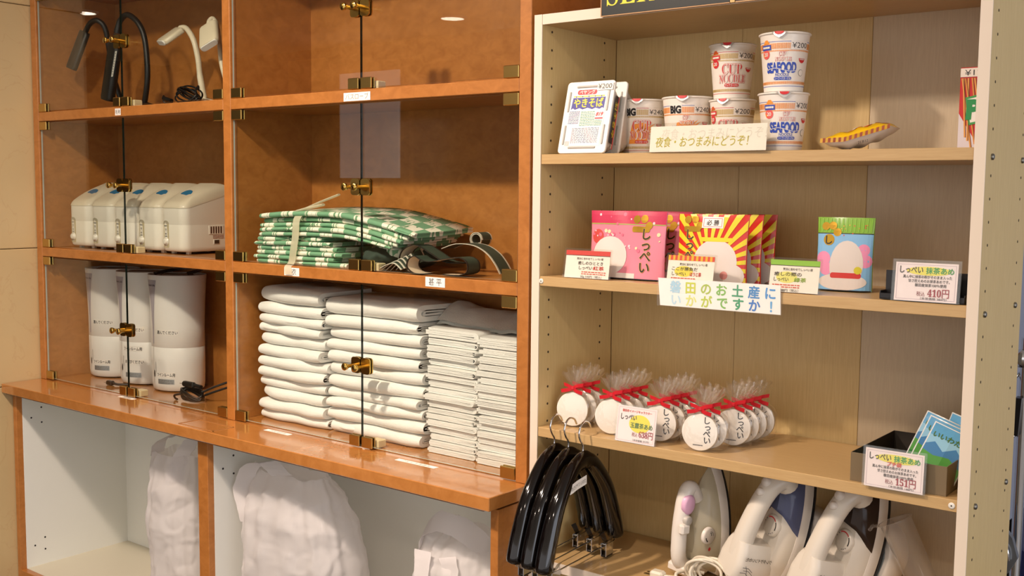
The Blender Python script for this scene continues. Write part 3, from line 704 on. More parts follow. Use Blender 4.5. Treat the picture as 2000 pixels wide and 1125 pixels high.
def d_green(p, w, h):
    p.rect(-w/2*.985, w/2*.985, .0, .104, P('#7fb6de'), .0002)
    for i in range(14): p.rect(-w/2+w*i/14+.001, -w/2+w*(i+.5)/14, .108, h-.002, P('#84bb36'), .0003)
    p.rect(-w/2*.985, w/2*.985, .104, .1056, INK, .0004)
    for (x, y, r) in ((-.042, .058, .022), (-.035, .04, .02), (.040, .075, .018), (.044, .055, .02)): p.poly(circ(r*.62, 14, x*.9, y), P('#e58fb4'), .0003)
    p.poly(circ(.031, 24, .006, .048, .044), PALE, .0005); p.poly(circ(.044, 24, .0, .0165, .0155), PALE, .0006); p.poly(rrect(.056, .010, .004, 4, .006, .028), P('#c8302a'), .0007); p.poly(circ(.007, 14, .028, .038), P('#cfc529'), .001)
    rr = random.Random(9)
    for i in range(12): p.poly(circ(.0013, 6, rr.uniform(-.01, .042), rr.uniform(.095, .122)), P(rr.choice(('#d8422f', '#c9a23a', '#e0b23a'))), .0006)
    for dx, dy in ((-.036, .118), (-.023, .119), (-.014, .107), (-.029, .093)): p.poly(circ(.0075 if dy > .1 else .0105, 16, dx, dy), GFOIL, .0006)
    p.text('し', .018, P('#2a2017'), -.029, .086, bold=.04, w=.001)
    p.rect(-w/2*.97, w/2*.97, .0, .0016, INK, .0008)
PKB = mat('pink_pouch', '#df8496', .22, coat=.4); RDB = mat('red_pouch', '#cf3126', .22, coat=.4); GNB = mat('green_pouch', '#86b63c', .25, coat=.3)
gz = 'tea pouches on the second shelf'
Z2 = S2+.0012
pouch('tea_pouch', 'pink tea pouch with a crimson top band, in front beside the left side panel', (.1755, .062, Z2), .0, .183, .1385, PKB, d_pink, group=gz, rx=-.05)
pouch('tea_pouch', 'pink tea pouch half hidden behind the front pink one', (.200, .118, Z2), .0, .183, .1385, PKB, d_pink, group=gz, rx=-.05)
for i, l in enumerate(('red and yellow striped tea pouch standing in front of its row', 'red and yellow striped tea pouch, middle of its row of three', 'red and yellow striped tea pouch at the back of its row')):
    pouch('tea_pouch', l, (.3675+.003*i, .064+.056*i, Z2+.0008), .03, .150, .1345, RDB, d_red, group=gz, rx=-.05)
pouch('tea_pouch', 'small green tea pouch with a blue and pink front standing alone', (.612, .115, Z2), .12, .104, .1345, GNB, d_green, group=gz, rx=-.05)

CRM = P('#f3e9d6'); DK = P('#3a2c22'); RT = P('#d1523a')
def card_draw(band, stripes, l1, l2, l3, c3, hot):
    def d(p, w, h):
        p.rect(-w/2, w/2, h-.0095, h, P(band), .0003)
        if stripes:
            for i in range(10): p.rect(-w/2+w*i/10, -w/2+w*(i+.5)/10, h-.0095, h, P(stripes), .0004)
        else: p.rect(-w/2, w/2, h-.0105, h-.0095, DK, .0004)
        p.text('気分に合わせてしっぺい茶', .0052, DK, .006, h-.0185, w=.0004, fit=w*.60, bold=.02)
        if hot: p.poly(circ(.020, 20, -.014, h*.46, .0105), P(hot), .0002)
        p.text(l1, .0078, DK, .008 if not hot else -.012, h-.0285, w=.0005, fit=w*.56, bold=.02)
        p.text(l2, .0085, DK, -.003 if not hot else -.024, h-.0385, w=.0005, fit=w*.30, bold=.03); p.text(l3, .0085, P(c3), .028 if not hot else .012, h-.0385, w=.0005, fit=w*.24, bold=.05)
        p.tinylines(-.012 if not hot else -.040, .046 if not hot else .012, .0068, .0148, 2, RT, .0004, 3, 7)
        p.text('50g 540円（税込）', .0055, DK, .012 if not hot else -.012, .0012, w=.0005, fit=w*.48)
    return d
stand_card('price_card', 'small price card with a red top band at the left end of the second shelf', (.1155, .004, Z2), .03, .106, .0565, card_draw('#d23c35', None, '癒しのひととき', 'しっぺい', '紅茶', '#c0392b', None), -.16, .028, 'small tea price cards')
stand_card('price_card', 'small price card with a red and yellow striped top before the striped pouches', (.3525, .004, Z2), .0, .099, .0565, card_draw('#d9452c', '#e5b32c', 'ここが勝負だ', 'しっぺい', 'ほうじ茶', '#c0392b', '#e9d848'), -.16, .028, 'small tea price cards')
stand_card('price_card', 'small price card with a lime green top band beside the green pouch', (.5615, .004, Z2), .0, .093, .0580, card_draw('#8cc236', None, '癒しの郷の', 'しっぺい', '緑茶', '#8aa82f', '#e6e27a'), -.16, .028, 'small tea price cards')
# black tray with the 410 yen card
bt = thing('display_tray', 'empty black display tray at the right end of the second shelf', 'tray', (.7855, .045, Z2))
b = B(); BT = mat('black_tray_card', '#1b1a1c', .35)
b.box(-.0695, .0695, -.038, .055, 0, .002, BT, .0005); b.box(-.0695, .0695, -.038, -.036, .002, .0105, BT, .0004); b.box(-.0695, .0695, -.008, -.006, .002, .048, BT, .0004)
b.box(-.0695, -.068, -.036, -.008, .002, .014, BT); b.box(.068, .0695, -.036, -.008, .002, .014, BT); b.build('body', bt)
def shop_card(l2, price, sub):
    def d(p, w, h):
        p.frame(-w/2+.003, w/2-.003, .003, h-.003, .0006, P('#c9b7c2'), .0003)
        p.poly(circ(w*.36, 26, .004, h*.79, h*.115), P('#ece25a'), .0003)
        p.text('しっぺい', .0135, DK, -w*.24, h*.735, w=.0006, fit=w*.37, bold=.035); p.text('抹茶あめ', .0115, GRN, w*.215, h*.735, w=.0006, fit=w*.44, bold=.05)
        y = h*.60
        if sub: p.text(sub, .0085, RT, 0, h*.61, w=.0008, bold=.06, sh=.1); y = h*.52
        for i, t in enumerate(('真ん中に抹茶の粉がそのまま入った', '甘さ控えめのお抹茶あめです。', '磐田産抹茶100％使用')): p.text(t, .0058, DK, .002+.003*i, y-.0068*i, w=.0005, fit=w*(.78, .66, .5)[i], bold=.02)
        p.text('税込', .0085, BRN, -w*.07, h*.145, w=.0005, fit=.0135); p.text(price, .0165, P('#9c1f2a'), w*.21, h*.135, w=.0006, fit=w*.34, bold=.01)
        p.text('（本体価格 380円）' if not sub else '（本体価格 140円）', .0048, DK, w*.14, h*.05, w=.0005, fit=w*.42)
    return d
LPINK = P('#f3e6e6')
c = stand_card('price_card', 'white 410 yen price card leaning in the black tray', (.7935, -.0004, Z2+.0003), .0, .101, .064, shop_card('抹茶あめ', '𝟒𝟏𝟎円', None), -.10, 0, papcol=LPINK, clear=.005)
# rainbow sign hung over the shelf edge
rs = thing('hanging_sign', 'white sign with rainbow lettering hanging on the second shelf edge', 'sign', (.4165, -.0022, S2-.012))
b = B(); b.prism([(-.1275, .0255), (-.122, -.0275), (.1265, -.0275), (.1245, .0255)], -.0006, 0, mat('white_paper', '#efece4', .55), 'y'); b.build('sheet', rs)
p = B(); c1 = ('#a9cfe0', '#c6cf3a', '#a8bf46', '#7fb84e', '#3f9a6a', '#3f86c0', '#4a93cf'); c2 = ('#bcdbe6', '#d9dd7a', '#b7c940', '#7db74e', '#2f9a62', '#3276c2', '#62a6d6')
for i, ch in enumerate('磐田のお土産に'): p.text(ch, .0245, P(c1[i]), -.089+i*.0325, .0008, bold=.05, w=.0009)
for i, ch in enumerate('いかがですか！'): p.text(ch, .0245, P(c2[i]), -.087+i*.0325, -.0235, bold=.05, w=.0009)
p.map(upright()); p.build('lettering', rs)
a = B(); a.box(-.129, .1285, -.0016, -.0010, -.0285, .0265, film('laminate', '#ffffff', 1.45, .05, .1)); a.build('laminate', rs)

# ---- third shelf: round candy packs
CAN = mat('white_candy_tin', '#e9e4da', .3); CANS = mat('candy_side', '#cbbfa9', .3)
CEL = film('cellophane', '#fbf8f2', 1.5, .05, .25, haze=.02, bump=.7, bscale=55, boost=1.7); CELF = film('cellophane_fan', '#fbf8f2', 1.5, .12, .3, haze=.025, boost=4)
RIB = mat('red_satin_ribbon', '#c9202a', .35, spec=.4)
R_ = .0365
def candy(text):
    t = thing('candy_pack', 'x', 'candy', group='round candy packs with red ribbons')
    b = B(); b.lathe([(R_-.004, -.007), (R_-.001, -.0062), (R_, -.004), (R_, .004), (R_-.001, .0062), (R_-.004, .007)], CANS, 40, (0, 0, R_+.001), axis='y')
    b.lathe([(0, .0073), (R_-.0035, .0073), (R_-.0008, .0064)], CAN, 40, (0, 0, R_+.001), axis='y', caps=(False, False)); b.build('candy', t)
    if text:
        p = B(); 
        for i, ch in enumerate('しっぺい'): p.text(ch, .0155, INK, .015+(.0015 if i % 2 else 0), .020-.0128*i, bold=.045, w=.0002)
        p.rect(-.012, .008, -.0245, -.0225, GREY, .0002); p.map(upright(0, -.0074, R_+.001-.002)); p.build('lettering', t)
    # clear bag: pillow round the disc, gathered at the neck, pleated fan above
    f = B(); rings = []; zn = .083
    prof = [(.0, .030, .0095), (.004, .036, .0105), (.018, .0395, .012), (.037, .0405, .0125), (.055, .039, .012), (.066, .033, .0105), (.075, .021, .0085), (.080, .010, .0065), (zn, .0062, .0058)]
    rr = random.Random(3)
    for z, a, d in prof: rings.append([((a+rr.uniform(-.0012, .0012))*math.cos(2*PI*i/28), (d+rr.uniform(-.0008, .0008))*math.sin(2*PI*i/28), max(.0004, z+(rr.uniform(-.001, .001) if z > .001 else 0))) for i in range(28)])
    f.loft(rings, CEL, True, (True, False)); f.build('bag', t)
    f = B(); n = 15
    def fan(u, v):
        a = (u-.5)*1.75; fold = (2/PI*math.asin(math.sin(u*PI*n)))*(.0012+.0050*v); L = .006+.041*v*(1+.12*math.sin(u*31))
        return (math.sin(a)*L*.88+.0012*math.sin(u*57)*v, fold+.004*math.sin(u*9)*v, zn-.003+math.cos(a)*L)
    f.grid(fan, n*4, 4, CELF, False)
    f.grid(lambda u, v: tuple(Vector(fan(u*.86+.09, v*.93))+Vector((.001, .006*v+.001, 0))), n*2, 2, CELF, False)
    f.build('bag_top', t)
    r = B(); r.lathe([(.0075, -.003), (.0082, 0), (.0075, .003)], RIB, 14, (0, 0, zn), ry=.85, caps=(False, False))
    for s, dz, L in ((-1, -.006, .026), (1, .006, .024), (-1, .005, .020), (1, -.007, .023)):
        r.strip(spline([(0, -.0078, zn), (s*L*.4, -.0115, zn+dz*.8), (s*L, -.0095, zn+dz*1.35)], 4), (.0012*s, -.001, .0075), .0005, RIB)
    r.box(-.0035, .0035, -.0115, -.0065, zn-.0035, zn+.0035, RIB, .001); r.build('ribbon', t)
    return t
cA = candy(False); cB = candy(True); used = {}
cols = [(.056, .051, 3, False, 'column at the side panel'), (.160, .041, 4, False, 'column left of the price card'), (.2705, .050, 4, True, 'column right of the price card'), (.3715, .030, 2, True, 'column nearest the shelf front'), (.400, .113, 4, True, 'rightmost column')]
nth = ['front', 'second', 'third', 'rear']
for (x, y, n, tx, cl) in cols:
    for i in range(n):
        src = cB if tx else cA
        lab = ('lettered ' if tx else '')+'round white candy pack with ribbon, '+nth[i]+' of the '+cl
        lo = (x+.003*i+random.uniform(-.001, .001), y+.0290*i, S3+.0006); ro = (-.06+random.uniform(-.02, .02), 0, .18+random.uniform(-.03, .03)+(.06 if i else 0))
        if tx not in used: used[tx] = 1; src.location = lo; src.rotation_euler = ro; src['label'] = lab
        else: dup(src, lo, ro, lab)
def d_638(p, w, h):
    p.frame(-w/2+.003, w/2-.003, .003, h-.003, .0005, P('#dcb0b4'), .0003)
    p.poly(circ(w*.27, 24, .008, h*.54, h*.25), P('#e9dc3e'), .0003)
    p.text('磐田市イメージキャラクター', .0058, RT, 0, h*.84, w=.0005, fit=w*.75, bold=.05)
    p.text('しっぺい', .0135, DK, -w*.20, h*.63, w=.0006, fit=w*.40, bold=.04); p.text('玉露茶あめ', .0115, P('#55752a'), w*.14, h*.43, w=.0006, fit=w*.56, bold=.05)
    p.text('税込', .009, BRN, -w*.01, h*.19, w=.0005, fit=.013); p.text('𝟔𝟑𝟖円', .0165, P('#9c1f2a'), w*.27, h*.18, w=.0006, fit=w*.35, bold=.01); p.text('（本体価格 591円）', .0045, DK, w*.16, h*.06, w=.0005, fit=w*.42)
stand_card('price_card', 'pink-edged 638 yen price card in front of the candy packs', (.2405, .0005, S3+.0004), .0, .0905, .072, d_638, -.16, .0, papcol=LPINK, clear=.003)
# cardboard box of sachets
bx = thing('carton_tray', 'brown card box holding sachets at the right of the third shelf', 'box', (.7575, .118, S3+.0003))
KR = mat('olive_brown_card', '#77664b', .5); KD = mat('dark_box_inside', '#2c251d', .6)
w2, d0, d1, hh = .0815, -.107, .118, .0505
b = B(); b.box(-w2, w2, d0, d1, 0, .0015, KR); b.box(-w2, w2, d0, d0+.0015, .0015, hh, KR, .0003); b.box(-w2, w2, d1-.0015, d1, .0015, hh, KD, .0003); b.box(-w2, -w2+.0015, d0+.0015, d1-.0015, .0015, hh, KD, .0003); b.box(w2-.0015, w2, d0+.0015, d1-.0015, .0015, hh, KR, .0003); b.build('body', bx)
def sachet(label, loc, rot):
    t = thing('tea_sachet', label, 'sachet', loc, rot, 'landscape sachets in the brown box')
    b = B(); w, h = .074, .098
    rings = [[(sx, y*(1-abs(v*2-1)**3), v*h) for sx, y in ((-w/2, -.0004), (0, -.0042), (w/2, -.0004), (w/2, .0004), (0, .0042), (-w/2, .0004))] for v in [i/8 for i in range(9)]]
    b.loft(rings, mat('sachet_foil', '#dfe3e2', .25), True); b.build('packet', t)
    p = B(); p.rect(-w/2+.002, w/2-.002, .002, h-.002, P('#8fc4e0', .25), .0002); p.rect(-w/2+.002, w/2-.002, h-.024, h-.002, P('#5fa6d4', .25), .0003)
    p.poly([(-w/2+.002, .055), (-.022, .064), (-.004, .052), (.014, .066), (w/2-.002, .050), (w/2-.002, .03), (-w/2+.002, .03)], P('#3f7fb5', .25), .0004)
    p.poly([(-w/2+.002, .044), (-.015, .040), (.01, .046), (w/2-.002, .034), (w/2-.002, .002), (-w/2+.002, .002)], P('#4d9a3f', .25), .0005)
    p.poly([(-w/2+.002, .020), (0, .026), (w/2-.002, .016), (w/2-.002, .002), (-w/2+.002, .002)], P('#2f7a3a', .25), .0006)
    p.text('いいわた茶', .0125, P('#3f6b1e'), .0, h-.026, w=.0008, bold=.05, fit=w*.82, sh=.1)
    p.slice_u(.009).slice_u(.012, 1).map(lambda q: (q.x, -.0043*max(0,1-abs(q.y/h*2-1)**3)*max(0,1-abs(q.x)/(w/2))-q.z-.0008, q.y)); p.build('label_print', t); return t
sachet('landscape sachet leaning at the back of the brown box, left corner up', (.763, .135, S3+.012), (-.35, .34, .05))
sachet('landscape sachet standing upright in the middle of the brown box', (.7825, .088, S3+.0135), (-.32, .36, .10))
sachet('landscape sachet at the back right of the brown box', (.803, .165, S3+.008), (-.2, .25, -.2))
sachet('landscape sachet leaning low at the front right of the brown box', (.803, .046, S3+.0155), (-.5, .38, .15))
stand_card('price_card', 'white 151 yen price card leaning on the brown box', (.7565, .0055-.0115, S3+.0004), .0, .099, .066, shop_card('抹茶あめ', '𝟏𝟓𝟏円', 'プチ袋'), -.06, 0, papcol=LPINK, clear=.004)

# SERVICE board and the picture beside it, hung on the top board
sg = thing('service_sign', 'black board with yellow serif capitals on top of the beige shelf', 'sign', (.2945, -.0085, 1.7462))
b = B(); b.box(-.1435, .1335, 0, .006, 0, .21, mat('sign_black', '#1d211e', .35), .0006); b.build('board', sg)
b = B(); b.box(-.1455, -.1435, -.0006, .0065, -.0015, .21, P('#b98f63')); b.box(-.1435, .1335, -.0006, .0065, -.0018, 0, P('#b98f63')); b.build('frame', sg)
p = B(); p.text('𝐒𝐄𝐑𝐕𝐈𝐂𝐄', .072, P('#e3d83a'), -.010, .0185, w=.0005, fit=.242, bold=-.004); p.map(upright(0, 0)); p.build('lettering', sg)
p = B(); p.box(.1345, .1435, .0, .0070, -.001, .21, P('#d3b070')); p.build('gold_strip', sg)
s2 = thing('picture_panel', 'brown printed panel right of the black service board', 'sign', (.58, -.0085, 1.7462))
B().box(-.140, .30, 0, .006, 0, .21, mat('brown_panel', '#4a2f22', .35, vary=.3, vscale=40), .0006).build('board', s2)
B().box(-.140, .30, -.0006, .0065, -.0018, 0, P('#c9a070')).build('frame', s2)
# ------------------------------------------------------------------ bottom shelf: hangers, irons, beaker
def hanger(label, loc, rz):
    t = thing('coat_hanger', label, 'hanger', loc, (0, 0, rz), 'black coat hangers on the bottom shelf')
    half = spline([(0, .0, .004), (0, .030, -.004), (0, .062, -.030), (0, .098, -.073), (0, .122, -.123), (0, .140, -.170), (0, .146, -.196)], 4)
    b = B()
    pth = [Vector((0, -p.y, p.z)) for p in reversed(half)]+half[1:]; k = len(pth); rings = []
    for i, p in enumerate(pth):
        tt = (pth[min(k-1, i+1)]-pth[max(0, i-1)]).normalized(); nn = Vector((0, -tt.z, tt.y)); u = abs(p.y)/.146
        wx = .0120+.0066*min(1, u*1.1)**1.2; wn = .0165+.0025*u if u > .1 else .0195
        if i in (0, k-1): wx *= .55; wn *= .55
        if i in (1, k-2): wx *= .93; wn *= .93
        rings.append([p+Vector((1, 0, 0))*wx*math.cos(2*PI*j/16)+nn*wn*math.sin(2*PI*j/16) for j in range(16)])
    b.loft(rings, BLKG); b.build('body', t)
    h = B(); h.tube(spline([(0, 0, .018), (0, 0, .034), (0, -.010, .046), (0, -.0165, .060), (0, -.011, .075), (0, .004, .083), (0, .022, .078), (0, .032, .066)], 6), .0021, CHROME, 8); h.build('hook', t)
    r = B(); zr = -.205; r.tube([(0, -.135, zr), (0, .135, zr)], .0016, CHROME, 8)
    for s in (-1, 1): r.tube(spline([(0, s*.135, zr), (0, s*.142, zr+.006), (.0, s*.137, zr+.020), (0, s*.130, zr+.052)], 4), .0014, CHROME, 6)
    r.build('rod', t)
    for s in (-1, 1):
        c = B(); y = s*.108
        for q in (-1, 1):
            c.box(q*.006-.0008, q*.006+.0008, y-.016, y+.016, zr-.022, zr+.006, CHROME, .0005)
            c.add([(q*.002, y-.008, zr+.004), (q*.002, y+.008, zr+.004), (q*.014, y+.010, zr+.024), (q*.014, y-.010, zr+.024)], [(0, 1, 2, 3), (3, 2, 1, 0)], CHROME)
        c.tube([(-.007, y, zr), (.007, y, zr)], .0035, CHROME, 8); c.box(-.007, .007, y-.014, y+.014, zr-.024, zr-.019, BLK, .001); c.build('clip', t)
    s = B(); s.poly(rrect(.082, .019, .001, 1), STICK, .0); s.text('くれたけイン いわた', .010, P('#5b554c'), .004, -.004, w=.0003, fit=.066); s.slice_u(.008)
    a = .42
    s.map(lambda p: (.0150+p.z-.004*max(0, -p.x-.02)/.02, p.x*.92-.046, -.037+p.y+p.x*.10-max(0, -p.x)*.10)); s.build('label_sticker', t); return t
h0 = hanger('black coat hanger with white label hanging nearest the side panel', (.049, -.006, .850), .07)
dup(h0, (.0865, -.008, .8485), (0, 0, .065), 'black coat hanger with white label hanging in the middle of three')
dup(h0, (.1245, -.010, .8465), (0, 0, .06), 'black coat hanger in front with its whole white label readable')

IW = mat('iron_white_plastic', '#e4ddd2', .28); IW2 = mat('iron_cream_body', '#dcd4c5', .3)
def iron(name, label, loc, rot, body, tank, smile=False, cradle=False, hscale=1.):
    """heel down, tip up (z); sole towards +x, handle towards -x"""
    t = thing(name, label, 'iron', loc, (0, 0, 0), 'steam irons on the bottom shelf'); t.rotation_mode = 'ZYX'; t.rotation_euler = rot; Ln = .228
    def plan(k, dz0=0, dz1=0, n=13):
        out = []
        for s in (1, -1):
            pts = []
            for i in range(n):
                u = i/(n-1); w = .051*(1-max(0, (u-.22)/.78)**2.1)**.9*(.86+.14*min(1, u/.22))*k
                pts.append((s*max(w, .0006), dz0+(Ln-dz0-dz1)*u))
            out += pts if s == 1 else pts[::-1]
        return out
    def lay(levels, mt, capm=None):
        b = B(); b.loft([[(-h, y, z) for y, z in plan(k, d0, d1)][::-1] for h, k, d0, d1 in levels], mt, True, capm=capm); return b
    lay([(-.004, .96, .004, .004), (.002, 1.02, 0, 0), (.006, 1.0, .001, .001)][::-1], mat('dark_soleplate', '#2a2b30', .3, .5)).build('soleplate', t)
    lay([(.006, 1.03, -.002, -.003), (.014, 1.04, -.002, -.003), (.022, 1.0, .0, .0), (.026, .96, .004, .006)], IW).build('skirt', t)
    if smile:
        lay([(.026, .95, .006, .008), (.040, .88, .010, .020), (.055, .72, .018, .045), (.066, .5, .03, .08), (.070, .3, .045, .11)], body).build('water_tank', t)
        hp = spline([(-.060, 0, .155), (-.080, 0, .180), (-.094, 0, .165), (-.100, 0, .120), (-.100, 0, .075), (-.094, 0, .032), (-.070, 0, .012), (-.040, 0, .012)], 5)
        b = B(); b.tube(hp, [.0155]*len(hp), IW, 12, flat=1.05, up=(0, 1, 0)); b.build('handle', t)
        b = B(); b.box(-.098, -.03, -.03, .03, .0, .022, IW, .006); b.build('heel', t)
        b = B(); b.lathe([(.0165, -.004), (.0165, .004), (.012, .0065), (0, .0065)], P('#e3b3cf', .35), 18, (-.0965, -.010, .150), axis='y', caps=(True, False)); b.map(lambda p: (p.x, p.y-.003, .150+(p.z-.150)*1.25)); b.build('spray_button', t)
        b = B()
        b.lathe([(.010, 0), (.010, .010), (.008, .012), (0, .012)], P('#b9b2a8', .35), 16, (-.099, -.011, .118), axis='y', caps=(True, False)); b.box(-.118, -.094, -.024, -.010, .090, .112, IW, .004); b.build('steam_lever', t)
        b = B(); b.lathe([(.018, 0), (.018, .006), (.015, .008), (0, .008)], IW, 24, (-.058, -.037, .088), axis='y', caps=(True, False)); b.build('dial', t)
        p = B(); p.poly([(.013*math.cos(a), .013*math.sin(a)) for a in [PI*1.05+i*.115 for i in range(9)]]+[(.0105*math.cos(a), .0105*math.sin(a)) for a in [PI*1.05+i*.115 for i in range(8, -1, -1)]], INK, 0)
        p.poly([(.010*math.cos(a), .010*math.sin(a)) for a in [i*.2 for i in range(9)]]+[(.0092*math.cos(a), .0092*math.sin(a)) for a in [i*.2 for i in range(8, -1, -1)]], INK, 0)
        for a in (0, .6, 1.2): p.poly(circ(.0012, 8, .004*math.cos(a), .002+.005*math.sin(a)), INK, 0)
        p.poly([(.002, -.022), (.0055, -.027), (.003, -.031), (-.001, -.030), (-.002, -.026)], RD, .0)
        p.map(upright(-.058, -.0455, .088)); p.build('dial_marks', t)
    else:
        lay([(.026, .95, .004, .006), (.036, .90, .006, .012), (.048, .78, .010, .03), (.056, .66, .012, .05)], body).build('body', t)
        # tinted water window wraps the front half
        b = B(); rings = []
        for h, k, d1 in ((.025, .985, .004), (.037, .94, .009), (.050, .83, .022), (.062, .66, .034), (.068, .45, .045)):
            full = plan(k, 0, d1, 21); half = [q for q in full if q[1] > Ln*(.34+.30*(h/.068))]
            half = sorted([q for q in half if q[0] > 0], key=lambda q: q[1])+sorted([q for q in half if q[0] < 0], key=lambda q: -q[1])
            n = 16; cum = [0]
            for a, c in zip(half, half[1:]): cum.append(cum[-1]+math.dist(a, c))
            res = []
            for i in range(n):
                d = cum[-1]*i/(n-1); j = max(x for x in range(len(cum)) if cum[x] <= d+1e-9); j = min(j, len(half)-2); f = (d-cum[j])/(cum[j+1]-cum[j]+1e-12)
                res.append((-h, half[j][0]+(half[j+1][0]-half[j][0])*f, half[j][1]+(half[j+1][1]-half[j][1])*f))
            rings.append(res[::-1])
        b.loft(rings, tank, True); b.build('water_tank', t)
        hp = spline([(-.058, 0, .198), (-.074, 0, .206), (-.092, 0, .190), (-.103, 0, .155), (-.108, 0, .110), (-.108, 0, .065), (-.104, 0, .030)], 5)
        b = B(); b.tube(hp, [.022-.004*math.sin(PI*i/(len(hp)-1)) for i in range(len(hp))], body, 14, flat=1.15, up=(0, 1, 0)); b.build('handle', t)
        b = B(); b.loft([[(-x, y, z) for x, y in rrect(.108, .074-.012*i, .016, 4, .072, 0)][::-1] for i, z in ((1, .0), (0, .004), (0, .034), (1, .060), (2.2, .074))], body); b.build('heel', t)
        b = B(); b.lathe([(.0215, .0), (.0215, .008), (.019, .0105), (0, .0105)], body, 26, (0, 0, 0), axis='x', caps=(True, False)); b.map(lambda p: (-.054-p.x, p.y-.006, .112+p.z)); b.build('dial', t)
        p = B()
        arc = lambda r0, r1, a0, a1, m: p.poly([(r1*math.cos(a0+(a1-a0)*i/8), r1*math.sin(a0+(a1-a0)*i/8)) for i in range(9)]+[(r0*math.cos(a0+(a1-a0)*i/8), r0*math.sin(a0+(a1-a0)*i/8)) for i in range(8, -1, -1)], m, 0)
        arc(.0155, .0178, .9, 2.3, RD); arc(.0155, .0178, -.2, .8, INK)
        for a in (-.6, -.9, -1.2, 2.6, 3.0): p.poly(circ(.0012, 6, .0165*math.cos(a), .0165*math.sin(a)), GREY, 0)
        p.map(lambda q: (-.0649-q.z, q.x*-1-.006, .112+q.y)); p.build('dial_marks', t)
        for z, y, r in ((.176, -.004, .0075), (.196, .0, .0095)):
            b = B(); b.lathe([(r*.8, 0), (r, .003), (r, .012), (r*.7, .0155), (0, .016)], IW, 14, (0, 0, 0), axis='x', caps=(True, False)); b.map(lambda q: (-.112+(.196-z)*-.4-q.x+.012, q.y+y, z+q.z)); b.build('spray_button', t)
        q = B(); q.text('クレタケインいわた', .0095, P('#4a463f'), 0, 0, w=.0, fit=.062, bold=.03); q.map(lambda v: (-.085-v.x, -.0375-v.z, .045+v.y+v.x*.0)); q.map(lambda v: (v.x, v.y, v.z)); q.build('lettering', t)
        q = B()
        for (x0, z0, x1, z1) in ((-.115, .03, -.09, .022), (-.112, .024, -.088, .016), (-.118, .019, -.095, .012), (-.11, .034, -.100, .010)): q.tube([(x0, -.0368, z0), ((x0+x1)/2, -.0374, (z0+z1)/2+.004), (x1, -.0368, z1)], .0006, GREY, 5)
        q.build('heel_mark', t)
    return t
TB = film('blue_water_window', '#8a93b8', 1.45, .08, 1., haze=.55); TD = film('brown_water_window', '#5c4a3e', 1.45, .08, 1., haze=.6)
TC = mat('beige_translucent_tank', '#cfc6aa', .25, trans=.15)
i1 = iron('steam_iron', 'white upright iron with beige water tank and pink button beside the hangers', (.322, .175, S4+.001), (-.04, .06, 1.32), TC, None, smile=True); rest(S4+.0006, i1)
for (nm, lab, lo, tk) in (('steam_iron', 'white cordless iron with a blue water window on its white stand', (.478, .150, S4+.0125), TB), ('steam_iron', 'white cordless iron with a dark brown water window on its white stand', (.622, .150, S4+.0125), TD)):
    ro = (-.10, .32, 1.08); ir = iron(nm, lab, lo, ro, IW2, tk)
    c = thing('iron_stand', 'white charging stand with grey insert behind the '+('blue' if tk is TB else 'brown')+' windowed iron', 'iron stand', lo, (0, 0, 0), 'charging stands of the cordless irons'); c.rotation_mode = 'ZYX'; c.rotation_euler = ro
    def pl(k, z0, z1): return [(y, z) for y, z in rrect(.112*k, (z1-z0), .05*k, 6, 0, (z0+z1)/2)]
    b = B(); b.loft([[(x, y, z) for y, z in pl(k, z0, z1)] for x, k, z0, z1 in ((.0085, 1., .0, .150), (.012, 1.08, -.004, .160), (.050, 1.08, -.004, .160), (.058, .98, .0, .152))], IW); b.build('base', c)
    b = B(); b.loft([[(x, y, z) for y, z in pl(k, z0, z1)] for x, k, z0, z1 in ((.0072, .84, .012, .135), (.0084, .86, .010, .138))], P('#6f7779', .4)); b.build('insert', c)
    b = B(); b.box(-.10, .03, -.052, .052, -.004, .0, IW, .002); b.map(lambda p: (p.x, p.y, p.z-.0045)); b.build('foot', c); rest(S4+.0006, ir, c)
# round stand in front with its lettering, cord bundle and plug
rd = thing('iron_stand', 'round white iron stand at the lower edge before the blue iron', 'iron stand', (.440, .062, S4+.0005))
b = B(); b.lathe([(.042, 0), (.046, .004), (.046, .018), (.041, .026), (.025, .029), (0, .029)], IW, 32, caps=(True, False)); b.build('base', rd)
b = B(); b.text('VECTOR', .011, P('#b9b7c2'), 0, -.022, w=.0285, bold=.02); b.map(lambda p: p); b.build('lettering', rd)
CW = mat('cream_cord', '#d9d0bb', .4)
cb_ = thing('cord_bundle', 'coiled cream mains cord tied up beside the upright iron', 'cord', (.388, .052, S4+.0016)); b = B(); rr = random.Random(2)
for k in range(7):
    r0 = .034+.003*(k % 3); pts = []
    for i in range(14):
        a = 2*PI*i/14; pts.append((r0*1.15*math.cos(a)+.004*(k-3), -.004+.0035*(k % 4)*1.6+.006*math.sin(a*2+k), .034+r0*.82*math.sin(a)+.002*rr.random()))
    b.tube(spline(pts, 3, True), .0030, CW, 7, closed=True)
b.build('coil', cb_); b = B(); b.tube(spline([(-.03, .0, .012), (-.055, -.01, .008), (-.075, .0, .02), (-.06, .03, .022), (-.035, .045, .018)], 6), .0034, CW, 8); b.build('lead', cb_)
b = B(); b.box(-.125, -.095, -.022, .0, .002, .022, CW, .004); b.tube([(-.098, -.011, .012), (-.075, -.006, .013)], .005, CW, 8)
for q in (0, 1): b.box(-.139, -.125, -.019+q*.012, -.0125+q*.012, .011, .0125, mat('brass_pin', '#b9aa80', .3, 1))
b.build('plug', cb_)
CLR = film('frosted_plastic', '#efeae4', 1.45, .12, .15, haze=.11)
mc = thing('measuring_beaker', 'clear plastic measuring beaker lying tilted at the right of the bottom shelf', 'beaker', (.815, .10, S4+.012), (0, -.46, .1))
